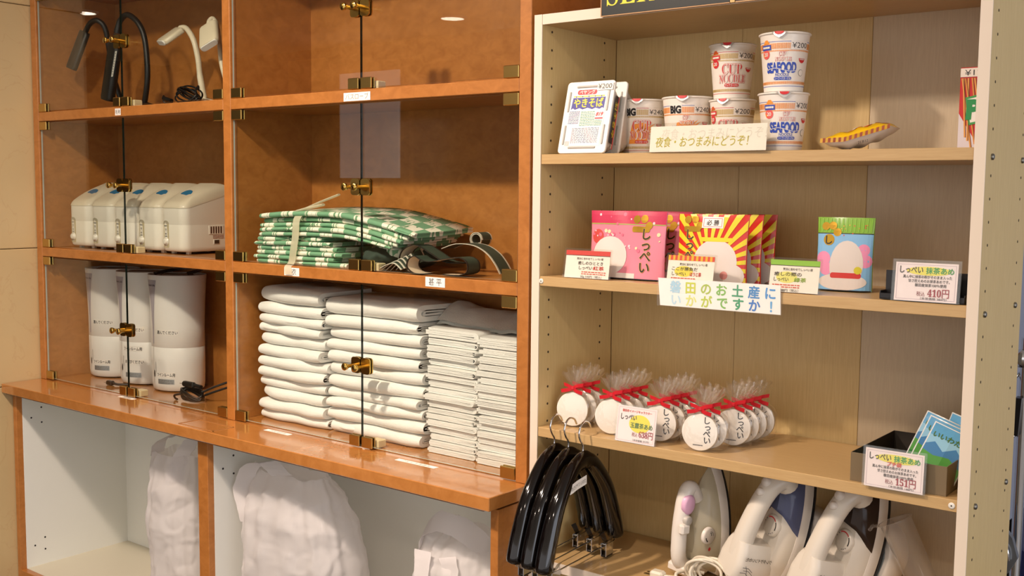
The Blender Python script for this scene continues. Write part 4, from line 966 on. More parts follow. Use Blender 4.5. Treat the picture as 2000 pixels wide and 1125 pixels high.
b = B(); b.lathe([(.022, .0), (.024, .002), (.0285, .185), (.032, .189), (.031, .190), (.027, .187), (.0225, .004), (0, .003)], CLR, 28, caps=(True, False)); b.build('body', mc)
b = B(); b.tube(spline([(-.033, 0, .188), (-.045, 0, .190), (-.050, 0, .184)], 4), [.012, .009, .006]*3, CLR, 8, flat=.3, up=(0, 0, 1)); b.build('spout', mc)
b = B(); b.lathe([(.024, 0), (.026, .002), (.026, .045), (.025, .05), (.025, .07)], CLR, 24, (.002, .0, -.03), caps=(True, False)); b.build('cap', mc); rest(S4+.0006, mc)

# ------------------------------------------------------------------ cabinet contents: desk lamps
BM = mat('matt_black_plastic', '#16130f', .42); LW = mat('lamp_white_plastic', '#ddd0b4', .35)
def pt(px, py, y): p = on(px, py, 1, y); return p
def slab(b, a, c, w, th, mt, side=None, taper=1.):
    """flat rounded bar from a to c, w wide, th thick"""
    a, c = Vector(a), Vector(c); ax = (c-a).normalized(); sd = (Vector(side)-ax*Vector(side).dot(ax)).normalized(); nn = ax.cross(sd); rings = []
    L = (c-a).length; e = min(w*.18, L*.08)
    for d, k in ((0, .82), (e*.3, .93), (e, 1), (L-e, taper), (L-e*.3, taper*.93), (L, taper*.82)):
        rings.append([a+ax*d+sd*x*k+nn*y for x, y in rrect(w, th, th*.42, 3)])
    return b.loft(rings, mt)
Zl = L1+.0004
def lamp(label, base, basew, neck, r, mt, head, hw, hth, hside, front=None, joint=None, emit=None):
    t = thing('desk_lamp', label, 'lamp', (base[0], base[1], Zl), (0, 0, 0), 'small desk lamps in the top left compartment')
    b = B(); b.loft([[(base[0]+x, base[1]+y, Zl+z) for x, y in rrect(basew*k, basew*.9*k, basew*.2, 4)] for k, z in ((1, 0), (1, .010), (.9, .016), (.3, .024))], mt); rel(b, t).build('base', t)
    b = B(); b.tube(spline(neck, 7), r, mt, 10); rel(b, t).build('neck', t)
    b = B(); slab(b, head[0], head[1], hw, hth, mt, hside, 1.05); rel(b, t).build('lamp_head', t)
    if front:
        b = B(); a, c = Vector(head[0]), Vector(head[1]); ax = (c-a).normalized(); slab(b, c-ax*.001, c+ax*.004, hw*.9, hth*.86, front, hside); rel(b, t).build('diffuser', t)
    if joint:
        b = B(); d = (Vector(joint[1])-Vector(joint[0]))
        for i in range(5): b.tube([Vector(joint[0])+d*(i/5+.02), Vector(joint[0])+d*(i/5+.15)], .0105, mt, 10)
        rel(b, t).build('ribbed_joint', t)
    return t
y1 = .105
lamp('black desk lamp with its head hanging at the far left behind glass', (-1.80, .17), .085, [(-1.80, .17, Zl+.02), tuple(pt(222, 150, .155)), tuple(pt(213, 95, .135)), tuple(pt(205, 55, .12)), tuple(pt(190, 40, y1)), tuple(pt(176, 46, y1)), tuple(pt(167, 62, y1))], .0085, BM, (pt(166, 62, y1), pt(139, 135, .075)), .050, .018, (1, .1, .35))
lamp('black gooseneck desk lamp with a tall arch and white sticker', (-1.615, .125), .07, [(-1.615, .125, Zl+.015), tuple(pt(288, 150, .12)), tuple(pt(284, 85, .118)), tuple(pt(272, 48, .112)), tuple(pt(250, 29, .105)), tuple(pt(235, 40, .10)), tuple(pt(228, 64, .095))], .0088, BM, (pt(226, 84, .092), pt(210, 196, .085)), .054, .026, (1, .0, .1), joint=(pt(230, 56, .095), pt(226, 82, .093)))
a, c = pt(229, 100, .080), pt(221, 150, .0775)
lt = [o for o in S.objects if o.get('label', '').startswith('black gooseneck')][0]
b = B(); d = c-a; sdv = Vector((1, .1, 0)).normalized()*.0045; off = Vector((0, -.004, 0))
b.add([a-sdv+off, a+sdv+off, c+sdv+off, c-sdv+off], [(3, 2, 1, 0), (0, 1, 2, 3)], STICK)
for i in range(9):
    q = a+d*(.08+.1*i)+off+Vector((0, -.0004, 0)); b.add([q-sdv*.35, q+sdv*.3, q+sdv*.3+d*.035, q-sdv*.35+d*.035], [(3, 2, 1, 0), (0, 1, 2, 3)], GREY)
rel(b, lt).build('label_sticker', lt)
GLW = mat('white_lamp_diffuser', '#e9e4dc', .4)
lamp('white desk lamp with a long drooping head beside the black arch', (-1.325, .135), .075, [(-1.325, .135, Zl+.015), tuple(pt(391, 150, .13)), tuple(pt(387, 115, .125)), tuple(pt(378, 78, .12)), tuple(pt(364, 56, .122)), tuple(pt(352, 55, .118))], [.0095]*8+[.0085]*40, LW, (pt(352, 58, .118), pt(316, 83, .070)), .078, .017, (1, -.05, .1), GLW)
lamp('white desk lamp with a square head next to the middle post', (-1.205, .14), .075, [(-1.205, .14, Zl+.015), tuple(pt(434, 130, .14)), tuple(pt(429, 88, .14)), tuple(pt(424, 52, .135)), tuple(pt(416, 37, .128)), tuple(pt(409, 42, .118)), tuple(pt(408, 54, .112))], .0072, LW, (pt(408, 50, .112), pt(409, 88, .078)), .062, .020, (1, .05, -.03), GLW)
cc = thing('cord_bundle', 'black cords coiled on the top left shelf below the white lamps', 'cord', (-1.30, .07, Zl)); rr = random.Random(5)
b = B()
for k in range(6):
    pts = [(-.01+.045*math.cos(2*PI*i/10+k)*(1+.1*rr.random()), .012*math.sin(2*PI*i/10+k)+.004*k-.01, .024+.019*math.sin(2*PI*i/10+k*.4)+.002*k) for i in range(10)]
    b.tube(spline(pts, 4, True), .0026, CORD, 6, closed=True)
b.tube(spline([(-.02, 0, .01), (-.06, -.01, .004), (-.10, -.01, .012), (-.125, -.005, .03), (-.13, 0, .012), (-.1, .01, .004)], 6), .0026, CORD, 6)
b.tube(spline([(.02, 0, .035), (.035, 0, .05), (.05, -.01, .038)], 6), .003, CORD, 6); b.build('cord', cc)
b = B(); b.tube([(-.115, -.012, .022), (-.07, -.016, .012)], .0062, CORD, 8); b.build('plug', cc)

# ------------------------------------------------------------------ five small humidifiers
HB = mat('humidifier_white', '#e3dbcc', .28, coat=.25); HBL = mat('humidifier_lid', '#d2c5ad', .3, coat=.2)
def small_hum(label, loc, rz):
    t = thing('humidifier', label, 'humidifier', loc, (0, 0, rz), 'white humidifiers in the middle left compartment')
    w, d = .112, .190
    zt = lambda y: .136+.040*(lambda s: s*s*(3-2*s))(min(1, max(0, (y+d/2)/(d*.85))))
    top_ = lambda y: .158+.050*(lambda s: s*s*(3-2*s))(min(1, max(0, (y+d/2)/(d*.62))))
    pl = lambda k: rrect(w*k, d*k, .027*k, 7)
    b = B(); b.loft([[(x, y, z if f else zt(y)) for x, y in pl(k)] for k, z, f in ((.92, .008, 1), (.985, .012, 1), (1, .022, 1), (1.0, .0865, 1), (.997, .0872, 1), (.997, .0880, 1), (1.0, .0888, 1), (1.005, 0, 0))], HB); b.build('body', t)
    b = B(); b.loft([[(x, y, zt(y)+(.004 if i else .0004)) for x, y in pl(1.015)] for i in (0, 1)]+[[(x*k, y*k+.004*(1-k), zt(y)*(1-q)+q*top_(y*k)+.004) for x, y in pl(1.0)] for k, q in ((1.0, .12), (.975, .34), (.92, .62), (.82, .84), (.66, .96), (.45, 1.0), (.2, 1.0))], HBL); b.build('lid', t)
    b = B(); n = 18
    for dz, k, mt in ((.0, 1., mat('blue_window', '#1f6f98', .15, coat=.5)),):
        pts = [(.029*math.cos(a)+.004, -.047+.020*math.sin(a)) for a in [2*PI*i/n for i in range(n)]]
        b.loft([[(x*kk, -.047+(y+.047)*kk, top_(y)*.96+.0035+e) for x, y in pts] for e, kk in ((-.004, 1), (.0045, 1), (.006, .85))], mt, True)
    b.build('window', t)
    b = B(); b.prism([(x, z) for x, z in rrect(.027, .074, .004, 3, -.027, .056)], -d/2-.0005, -d/2+.006, mat('beige_panel', '#bcae8b', .4), 'y')
    b.prism([(-.027+.0142*math.cos(a), .090+.010*math.sin(a)) for a in [PI*i/8 for i in range(9)]], -d/2-.0012, -d/2+.004, mat('grey_panel_rim', '#a9a08c', .4), 'y'); b.map(lambda p: (p.x, p.y+max(0, -p.x-.029)**2*16.0, p.z)); b.build('control_panel', t)
    b = B(); b.lathe([(.0125, 0), (.0125, .002), (.0085, .0022), (.0085, .0065), (.0065, .0075), (0, .0075)], HB, 20, (-.027, -d/2-.0004, .0375), axis='y', caps=(True, False)); b.map(lambda p: (p.x, p.y+.0002, p.z)); b.build('dial', t)
    p = B()
    for z, x0, x1 in ((.083, -.007, .006), (.073, -.003, .003), (.069, -.001, .001), (.060, -.003, .003), (.056, -.001, .001), (.0515, -.004, .005)): p.rect(x0, x1, z, z+.0022, GREY, 0)
    p.map(upright(-.027, -d/2-.0013)); p.build('label_print', t)
    b = B(); x = w/2
    b.box(x-.003, x+.0018, -.005, .050, .058, .085, HB, .001)
    b.build('vent_frame', t)
    for i in range(5): B().box(x+.0012, x+.0022, .0005+i*.0092, .0055+i*.0092, .061, .082, P('#4a2a1c'), .0002).build('vent_slot', t)
    b = B(); b.box(x-.002, x+.0012, .012, .034, .028, .043, HB, .0006); b.box(x+.0008, x+.0018, .015, .032, .030, .041, P('#3a2a20')); b.build('socket', t)
    p = B(); p.tinylines(-.012, .03, .044, .056, 3, P('#8a4a30'), .0006, 3, 3); p.map(lambda q: (x+q.z, .022+q.x, q.y)); p.build('rating_print', t)
    for sx, sy in ((-1, -1), (1, -1), (-1, 1), (1, 1)): B().box(sx*.034-.006, sx*.034+.006, sy*.062-.006, sy*.062+.006, 0, .009, HB, .001).build('foot', t)
    return t
hl = ['white humidifier with blue window at the left end of the row', 'white humidifier second from the left in its row', 'white humidifier in the middle of the row behind the door gap', 'white humidifier second from the right in its row', 'white humidifier with side vent at the right end of the row']
hp = []
for i in range(5):
    lo = (-1.893+i*.1195, .150-.0+i*.005, L2+.0004)
    if i == 0: h0 = small_hum(hl[0], lo, .04)
    else: dup(h0, lo, (0, 0, .04+.012*(i % 2)), hl[i])

# ------------------------------------------------------------------ three tower humidifiers
def tower(label, loc, rz, texts, cable=True):
    t = thing('tower_humidifier', label, 'humidifier', loc, (0, 0, rz), 'tall white humidifiers in the bottom left compartment')
    A, RY, Hh = .0745, .90, .345; t.scale = (1.15, 1.06, 1.045)
    prof = [(.066, 0), (.0705, .004), (.0725, .02), (.0735, .08), (.0735, .128), (.0728, .1288), (.0728, .1302), (.0735, .131), (.0735, .19), (.0755, .26), (.0790, .32), (.0805, .343), (.0800, .345), (.0775, .345), (.0765, .341)]
    b = B(); b.lathe(prof, mat('tower_white', '#e6e0da', .32), 44, ry=RY); b.build('body', t)
    b = B(); b.lathe([(.0762, .3405), (.0755, .3385), (.045, .3415), (.043, .3450), (.024, .3455), (.022, .3425), (0, .3425)], mat('tower_lid', '#a8988c', .25, coat=.4), 40, ry=RY, caps=(False, False)); b.build('lid', t)
    def rad(z):
        for (r0, z0), (r1, z1) in zip(prof[1:], prof[2:]):
            if z0 <= z <= z1 and z1 > z0: return r0+(r1-r0)*(z-z0)/(z1-z0)
        return .0735
    def wrap(q): a = q.x/.074; r = rad(q.y)+q.z+.0002; return (r*math.sin(a), -r*math.cos(a)*RY, q.y)
    p = B(); VIO = P('#aba3ac', .35); n = 12
    for i in range(n):
        z0, z1 = .14+.19*i/n, .14+.19*(i+1)/n; f = lambda z: .003+.021*((z-.14)/.19)**2.2; g = lambda z: .003+.017*((z-.14)/.19)**1.6
        p.poly([(-.048-g(z0), z0), (-.048+f(z0), z0), (-.048+f(z1), z1), (-.048-g(z1), z1)], VIO, .0003)
    p.slice_u(.006).map(wrap); p.build('front_inlay', t)
    p = B(); p.text('Sweet Life', .0085, INK, -.047, .3115, bold=.01, w=.0008); p.rect(-.0495, -.0482, .02, .14, P('#b3aca5'), .0004); p.rect(-.0385, -.0372, .054, .086, GREY, .0005)
    p.poly(circ(.0032, 8, -.046, .050, .011), BLK, .0006)
    p.slice_u(.006).map(wrap); p.build('lettering', t)
    for (s, x, z, wd) in texts:
        q = B(); q.rect(x-wd/2-.002, x+wd/2+.002, z-.004, z+.012, P('#eae2da'), .0003); q.text(s, .0115, INK, x, z-.0008, w=.0006, fit=wd, bold=.03); q.slice_u(.005).map(wrap); q.build('label_sticker', t)
    q = B(); q.rect(-.030, .022, .021, .036, mat('silver_rating_plate', '#b4b8ba', .35, .6), .0003); q.tinylines(-.028, .020, .022, .035, 4, GREY, .0006, 4, 6); q.slice_u(.006).map(wrap); q.build('rating_plate', t)
    b = B()
    for a in (.4, 2, 3.7, 5.3): b.lathe([(.008, -.003), (.008, .0005)], BLK, 10, (.05*math.cos(a), .043*math.sin(a), 0))
    for i, q in enumerate((0,)): pass
    o = b.build('foot', t); o['kind'] = 'stuff'
    return t
Zk = K+.0018+.0032
tx1 = [('選んでください', .002, .172, .062), ('ツインルーム用', -.004, .0455, .056)]
tower('white tower humidifier farthest left with a plug at its foot', (-1.925, .196, Zk), .42, tx1)
tower('white tower humidifier in the middle carrying an extra label line', (-1.730, .188, Zk), .42, [('選んでください', .002, .165, .058), ('ツインルーム用', -.004, .106, .058), ('お選びください', .0, .066, .058)])
tower('white tower humidifier in front at the right with a dark lid loop', (-1.545, .183, Zk), .42, tx1)
lp = [o for o in S.objects if o.get('label', '').endswith('dark lid loop')][0]
b = B(); b.tube(spline([(-.055, -.02, .347), (-.02, .045, .356), (.045, .045, .362), (.066, .0, .358), (.05, -.03, .350)], 6), .0085, mat('smoked_plastic', '#2b2624', .2), 10, flat=.6, up=(0, 0, 1)); b.build('lid_loop', lp)
c1 = thing('power_cord', 'black plug lying between the left and middle tower humidifiers', 'cord', (-1.765, .075, K+.0016))
b = B(); b.box(-.008, .022, -.008, .008, .001, .015, CORD, .003); b.tube([(.02, 0, .008), (.04, .006, .006), (.06, .03, .004)], .004, CORD, 8)
for q in (0, 1): b.box(-.022, -.008, -.005+q*.008, -.003+q*.008, .006, .0075, CHROME)
b.build('plug', c1)
c2 = thing('power_cord', 'tangled black cord at the foot of the right tower humidifier', 'cord', (-1.335, .095, K+.0016)); rr = random.Random(8); b = B()
for k in range(5):
    pts = [(.042*math.cos(2*PI*i/9+k)*(1+.25*rr.random())-.01, .020*math.sin(2*PI*i/9+k)-.005, .020+.013*math.sin(2*PI*i/9+k*.5)*(1+.2*rr.random())) for i in range(9)]
    b.tube(spline(pts, 4, True),   .0029, CORD, 6, closed=True)
b.tube(spline([(-.04, -.02, .02), (-.062, -.03, .015), (-.068, -.025, .002+.003), (-.05, -.03, .004)], 6), .0032, CORD, 6)
b.tube(spline([(.03, .0, .03), (.07, .02, .05), (.12, .05, .07), (.19, .07, .085)], 6), .0032, CORD, 6); b.tube(spline([(.03, .01, .02), (.08, .03, .04), (.14, .055, .062), (.20, .075, .08)], 6), .0032, CORD, 6)
b.build('cord', c2); b = B(); b.box(-.055, .0, -.012, .004, .040, .056, CORD, .004); b.tube([(0, -.004, .048), (.03, -.002, .046)], .006, CORD, 8)
for q in (0, 1): b.box(-.068, -.055, -.008+q*.008, -.0065+q*.008, .0465, .048, CHROME)
b.build('plug', c2)
# ------------------------------------------------------------------ folded cloth
TOW = mat('white_terry', '#f4f0ea', .9, bump=.55, bscale=420, sheen=.3)
TOWE = mat('terry_hem_shade', '#e2dbd0', .9, bump=.5, bscale=300)
def folded(b, a0, a1, f, bk, z0, h, mt, axis='x', seed=0, na=12, under=None, wav=.004, droop=.006, thick=.30, tilt=0.):
    """two nested U folds pushed along a; f is the fold (front), bk the open end"""
    under = under or (lambda a, v: 0); sg = 1 if bk > f else -1; L = abs(bk-f); secs = []
    for layer, (th, e, zz) in enumerate(((thick*h, 0, h), ((.5-thick)*h*.86, thick*h*1.05, h-2*thick*h*1.04))):
        if zz < .003: continue
        rings = []
        for i in range(na+1):
            u = i/na; a = a0+(a1-a0)*u; ed = min(u, 1-u)*na
            nx = noise.noise(Vector((u*2.6, seed*2.3, layer))); fr = f+sg*(e+wav*nx*2.2+(.004 if ed < .5 else (.0012 if ed < 1.5 else 0)))
            hh = zz*(1+.10*noise.noise(Vector((u*3.1, seed*1.3+7, 2)))); zb = z0+(h-zz)/2
            if ed < .5: hh *= .86; zb += zz*.07
            R = hh/2; ro, ri = [], []
            pts = [(L-.0, 0)]+[(L*.5, 0), (R*1.3, .0)]
            for k in range(9): an = -PI/2-PI*k/8; ro.append((R*1.25+R*1.25*math.cos(an), R+R*math.sin(an)))
            q = max(.25, (R-th)/R)
            for k in range(8, -1, -1): an = -PI/2-PI*k/8; ri.append((R*1.25+R*1.25*q*math.cos(an)*.9, R+R*q*math.sin(an)))
            prof = [(L, 0), (L*.5, 0)]+ro+[(L*.5, hh), (L, hh), (L, hh-th), (L*.5, hh-th)]+ri+[(L*.5, th), (L, th)]
            ring = []
            for v, z in prof:
                vv = fr+sg*v if v < L*.6 else fr+sg*v
                dz = under(a, v)+wav*.30*noise.noise(Vector((a*9, v*8, seed*.7)))*(z/hh if hh else 0)
                p = (a, vv, zb+z+dz+tilt*v)
                ring.append(p if axis == 'x' else (p[1], p[0], p[2]))
            rings.append(ring)
        if (axis == 'x') == (sg > 0): rings = [r[::-1] for r in rings]
        b.loft(rings, mt, True)
    return b
Zt = K+.0016
def towel_stack(xs, hs, axis, labels, grp, y0, y1, seed):
    rr = random.Random(seed); z = Zt
    us = lambda a, v, s=seed: .0035*noise.noise(Vector((a*5.5, v*4, s*3.7)))
    n = len(hs)
    for i, h in enumerate(hs):
        k = i/max(1, n-1); jx = rr.uniform(-.005, .005); jy = rr.uniform(-.006, .006); b = B(); jr = rr.uniform(-.016, .004)
        un = lambda a, v, q=k: us(a, v)*min(1., q*5)*1.0
        if axis == 'x': folded(b, xs[0]+jx, xs[1]+jr, y0+jy, y1, z, h*.985, TOW, 'x', seed*50+i, under=un, wav=.008)
        else: folded(b, y0+jy, y1, xs[1]+jx*.6, xs[0]-jr*.5, z, h*.985, TOW, 'y', seed*50+i, na=8, under=un, wav=.004, thick=.26)
        z += h; o = b.build('folded_towel'); tag(o, labels(i, n), 'towel', grp)
def lab(kind, where):
    def f(i, n):
        if i == n-1: return 'topmost '+kind+' of '+where
        return kind+', '+ORD[i]+' of '+where
    return f
def spread(tot, n, seed, top=1.):
    r = random.Random(seed); w = [r.uniform(.85, 1.15) for _ in range(n)]; w[-1] *= top; s = sum(w); return [tot*x/s for x in w]
towel_stack((-1.004, -.742), spread(.368, 12, 1, 1.5), 'x', lab('thick white folded bath towel', 'the leftmost stack'), 'bath towels in the left stack', .066, .258, 1)
towel_stack((-.734, -.402), spread(.357, 11, 2, 1.5), 'x', lab('wide white folded bath towel', 'the stack behind the door gap'), 'bath towels in the second stack', .068, .258, 2)
towel_stack((-.385, -.232), spread(.305, 18, 3, 1.4), 'y', lab('thin white face towel', 'the narrow third stack'), 'face towels in the third stack', .078, .262, 3)
towel_stack((-.224, -.075), spread(.300, 17, 4, 1.4), 'y', lab('thin white face towel', 'the stack against the right post'), 'face towels in the fourth stack', .074, .262, 4)
# loose towel thrown over the back of the two narrow stacks
b = B()
def loose(u, v):
    x = -.405+.335*u; y = .125+.145*v; k = noise.noise(Vector((x*14, y*10, 1)))+.5*noise.noise(Vector((x*33, y*25, 4)))
    return (x, y, Zt+.3095+.042*math.sin(PI*min(1, v*.75+.03))*(1-.42*u)+.010*k)
b.grid(loose, 30, 14, TOW)
b.grid(lambda u, v: tuple(Vector(loose(1-u, v))+Vector((0, .002, -.009))), 30, 14, TOW)
tag(b.build('bath_towel'), 'crumpled white bath towel spread over the back of the narrow stacks', 'towel')

# ---- green chequered robes
def robe_mat():
    mt = mat('green_chequered_cotton', '#e9e4cf', .85); N, L = nodes(mt); p = N['Principled BSDF']
    tc = N.new('ShaderNodeTexCoord'); sp = N.new('ShaderNodeSeparateXYZ'); L.new(tc.outputs['Object'], sp.inputs[0])
    oi = N.new('ShaderNodeObjectInfo')
    def M(op, a, bb=None):
        n = N.new('ShaderNodeMath'); n.operation = op
        for i, q in enumerate((a, bb)):
            if q is None: continue
            if isinstance(q, (int, float)): n.inputs[i].default_value = q
            else: L.new(q, n.inputs[i])
        return n.outputs[0]
    yz = M('ADD', sp.outputs[1], M('MULTIPLY', sp.outputs[2], -.35)); x = M('ADD', M('ADD', sp.outputs[0], M('MULTIPLY', oi.outputs['Random'], .4)), M('MULTIPLY', sp.outputs[1], .2))
    cu = N.new('ShaderNodeCombineXYZ'); L.new(x, cu.inputs[0]); L.new(yz, cu.inputs[1]); cu.inputs[2].default_value = .011
    ck = N.new('ShaderNodeTexChecker'); ck.inputs['Scale'].default_value = 22; L.new(cu.outputs[0], ck.inputs[0]); ck.inputs[1].default_value = (*lin('#76a580'), 1); ck.inputs[2].default_value = (*lin('#f0ebd8'), 1)
    wv = N.new('ShaderNodeTexNoise'); wv.inputs['Scale'].default_value = 95; wv.inputs['Detail'].default_value = 1
    mp = N.new('ShaderNodeMapping'); mp.inputs['Rotation'].default_value = (0, 0, .7); mp.inputs['Scale'].default_value = (1.6, .35, .6); L.new(cu.outputs[0], mp.inputs[0]); L.new(mp.outputs[0], wv.inputs[0])
    th = M('GREATER_THAN', wv.outputs[0], .60); mk = M('MULTIPLY', th, ck.outputs['Fac']); mk = M('MULTIPLY', mk, 1.0)
    mx = N.new('ShaderNodeMixRGB'); inv = M('SUBTRACT', 1, ck.outputs['Fac']); L.new(M('MULTIPLY', th, inv), mx.inputs[0]); L.new(ck.outputs[0], mx.inputs[1]); mx.inputs[2].default_value = (*lin('#6f9a72'), 1)
    L.new(mx.outputs[0], p.inputs['Base Color']); return mt
ROBE = robe_mat(); ROBD = mat('dark_green_lining', '#2f4034', .85, vary=.3, vscale=30)
zz = L2+.0006; N_ = 11
rr = random.Random(12)
for i in range(N_):
    low = i < 6; h = (.0112, .0122)[i % 2]
    x0 = (-.972 if low else -.945)+rr.uniform(-.006, .008); x1 = (-.628 if low else -.470)+rr.uniform(-.03, .02)-(.012*i if low else -.012*(i-6))
    if i == N_-1: x1 = -.392; h = .0145
    def un(a, v, i=i, low=low):
        k = i/(N_-1); s = max(0, (a+.64)/.25); e = .010*math.sin((a+.95)*7)*k
        return e-(.030*s**1.5 if not low else 0)*(1 if i < N_-1 else .95)+.012*max(0, v-.05)/.2*k
    b = B(); folded(b, x0, x1, .030+rr.uniform(-.008, .006), .238, zz, h*.97, ROBE, 'x', 200+i, na=26, under=un, wav=.006, thick=.33)
    zz += h; o = b.build('folded_robe'); tag(o, ('topmost' if i == N_-1 else ORD[i])+' green and white chequered robe in the folded stack', 'robe', 'green chequered robes in a stack')
# crumpled dark ends under the top robe
for i, (x0, x1, y0, zc, sd) in enumerate(((-.605, -.49, .035, .030, 1), (-.585, -.455, .06, .046, 2), (-.560, -.44, .10, .030, 3))):
    b = B()
    def blob(u, v, i=i, x0=x0, x1=x1, y0=y0, zc=zc, sd=sd):
        a = 2*PI*u; t_ = v*PI; k = 1+.22*noise.noise(Vector((math.cos(a)*2.2, math.sin(a)*2.2+sd, v*5)))+.10*noise.noise(Vector((math.cos(a)*7, math.sin(a)*7, v*13+sd)))
        return (x0+(x1-x0)*v, y0+.06+.055*math.sin(t_)**.5*math.cos(a)*k, L2+.0006+zc+(zc-.001)*math.sin(t_)**.5*math.sin(a)*min(1., k))
    b.grid(blob, 26, 16, ROBD if i != 1 else ROBE)
    tag(b.build('crumpled_robe'), ('dark green crumpled robe end lying in front beside the robe stack', 'chequered crumpled robe end under the drooping top robe', 'dark green crumpled robe end behind, next to the rolled sashes')[i], 'robe', 'crumpled robe ends beside the stack')
# clear band tied round the stack
PB = film('milky_plastic_band', '#f3ead2', 1.45, .15, .1, haze=.62)
tb = thing('plastic_tie', 'milky plastic band tied round the green robe stack', 'band', (-.79, .03, L2)); b = B()
zf = zz-L2
b.strip(spline([(.03, .13, zf+.016), (.012, .04, zf+.012), (.004, .012, zf+.004), (.0, -.010, zf-.012), (-.004, -.012, .075), (-.012, -.012, .04), (-.020, -.010, .012), (-.019, -.0185, .0022), (-.015, -.0275, -.001), (-.012, -.0305, -.010), (-.010, -.0310, -.022)], 5), (.026, 0, 0), .0008, PB); b.build('band', tb)
b = B(); b.tube(spline([(-.02, .0, zf+.006), (.02, .004, zf+.016), (.07, .012, zf+.034), (.125, .02, zf+.052)], 5), .0055, PB, 7, flat=.5); b.tube(spline([(-.01, .0, zf+.008), (.03, .0, zf+.016), (.085, .004, zf+.026)], 5), .006, PB, 7, flat=.6); b.build('twisted_end', tb)
# rolled sashes
SC, SG, SH = mat('cream_sash', '#d9c4a8', .6), mat('dark_green_sash', '#39473a', .6), mat('sash_hem', '#241f1a', .6); SHW = mat('white_sash_hem', '#d8cfbd', .6)
def sash(label, pts, wid, m1, m2, hem, loc):
    o = B().strip([Vector(p)-Vector(loc) for p in spline(pts, 7)], wid, .0012, m1, m2, hem).build('rolled_sash', loc=loc)
    return tag(o, label, 'sash', 'rolled sashes in the middle right compartment')
zb = L2+.001
lc_ = (-.34, .05, zb)
def sash(label, pts, y, wid, m1, m2, hem, sk=0.):
    o = B().strip([Vector((x-.038, y+sk*i, zb+z))-Vector(lc_) for i, (x, _, z) in enumerate(spline([(x, 0, z) for x, z in pts], 7))], (0, wid, 0), .0014, m1, m2, hem).build('rolled_sash', loc=lc_)
    return tag(o, label, 'sash', 'rolled sashes in the middle right compartment')
sash('cream faced sash arching in a big loop nearest the robe stack', [(-.215, .030), (-.270, .030), (-.318, .050), (-.360, .066), (-.398, .056), (-.412, .034), (-.402, .014), (-.380, .003), (-.345, .0022)], .072, .046, SC, SG, SH, -.0002)
sash('cream faced sash with a small front curl next to the catch', [(-.315, .0022), (-.345, .0030), (-.366, .016), (-.362, .034), (-.344, .042), (-.326, .034), (-.300, .031), (-.255, .039), (-.212, .044), (-.190, .034), (-.190, .013), (-.215, .0035), (-.265, .0022)], .040, .046, SG, SC, SH, .0002)
sash('dark green sash whose pointed tail reaches farthest right', [(-.345, .056), (-.300, .069), (-.245, .067), (-.205, .050), (-.180, .026), (-.165, .004)], .145, .050, SG, SG, SHW)
sash('dark green sash coiled into a small roll behind the cream loops', [(-.288+.020*math.cos(a)*(1-a*.03), .078+.018*math.sin(a)*(1-a*.03)) for a in [i*.7 for i in range(18)]], .200, .040, SG, SG, SHW)
b = B()
for k in range(5): b.strip([Vector((x-.035, .045+.008*k, zb+z))-Vector(lc_) for x, _, z in spline([(-.480+.010*k, 0, .003+.001*k), (-.445+.012*k, 0, .020+.006*k), (-.415+.006*k, 0, .026+.005*k), (-.392+.004*k, 0, .012+.003*k)], 6)], (0, .040, .01), .0014, SG, SG, SHW)
tag(b.build('rolled_sash', loc=lc_), 'bundled dark green sash filling the gap beside the robe stack', 'sash', 'rolled sashes in the middle right compartment')

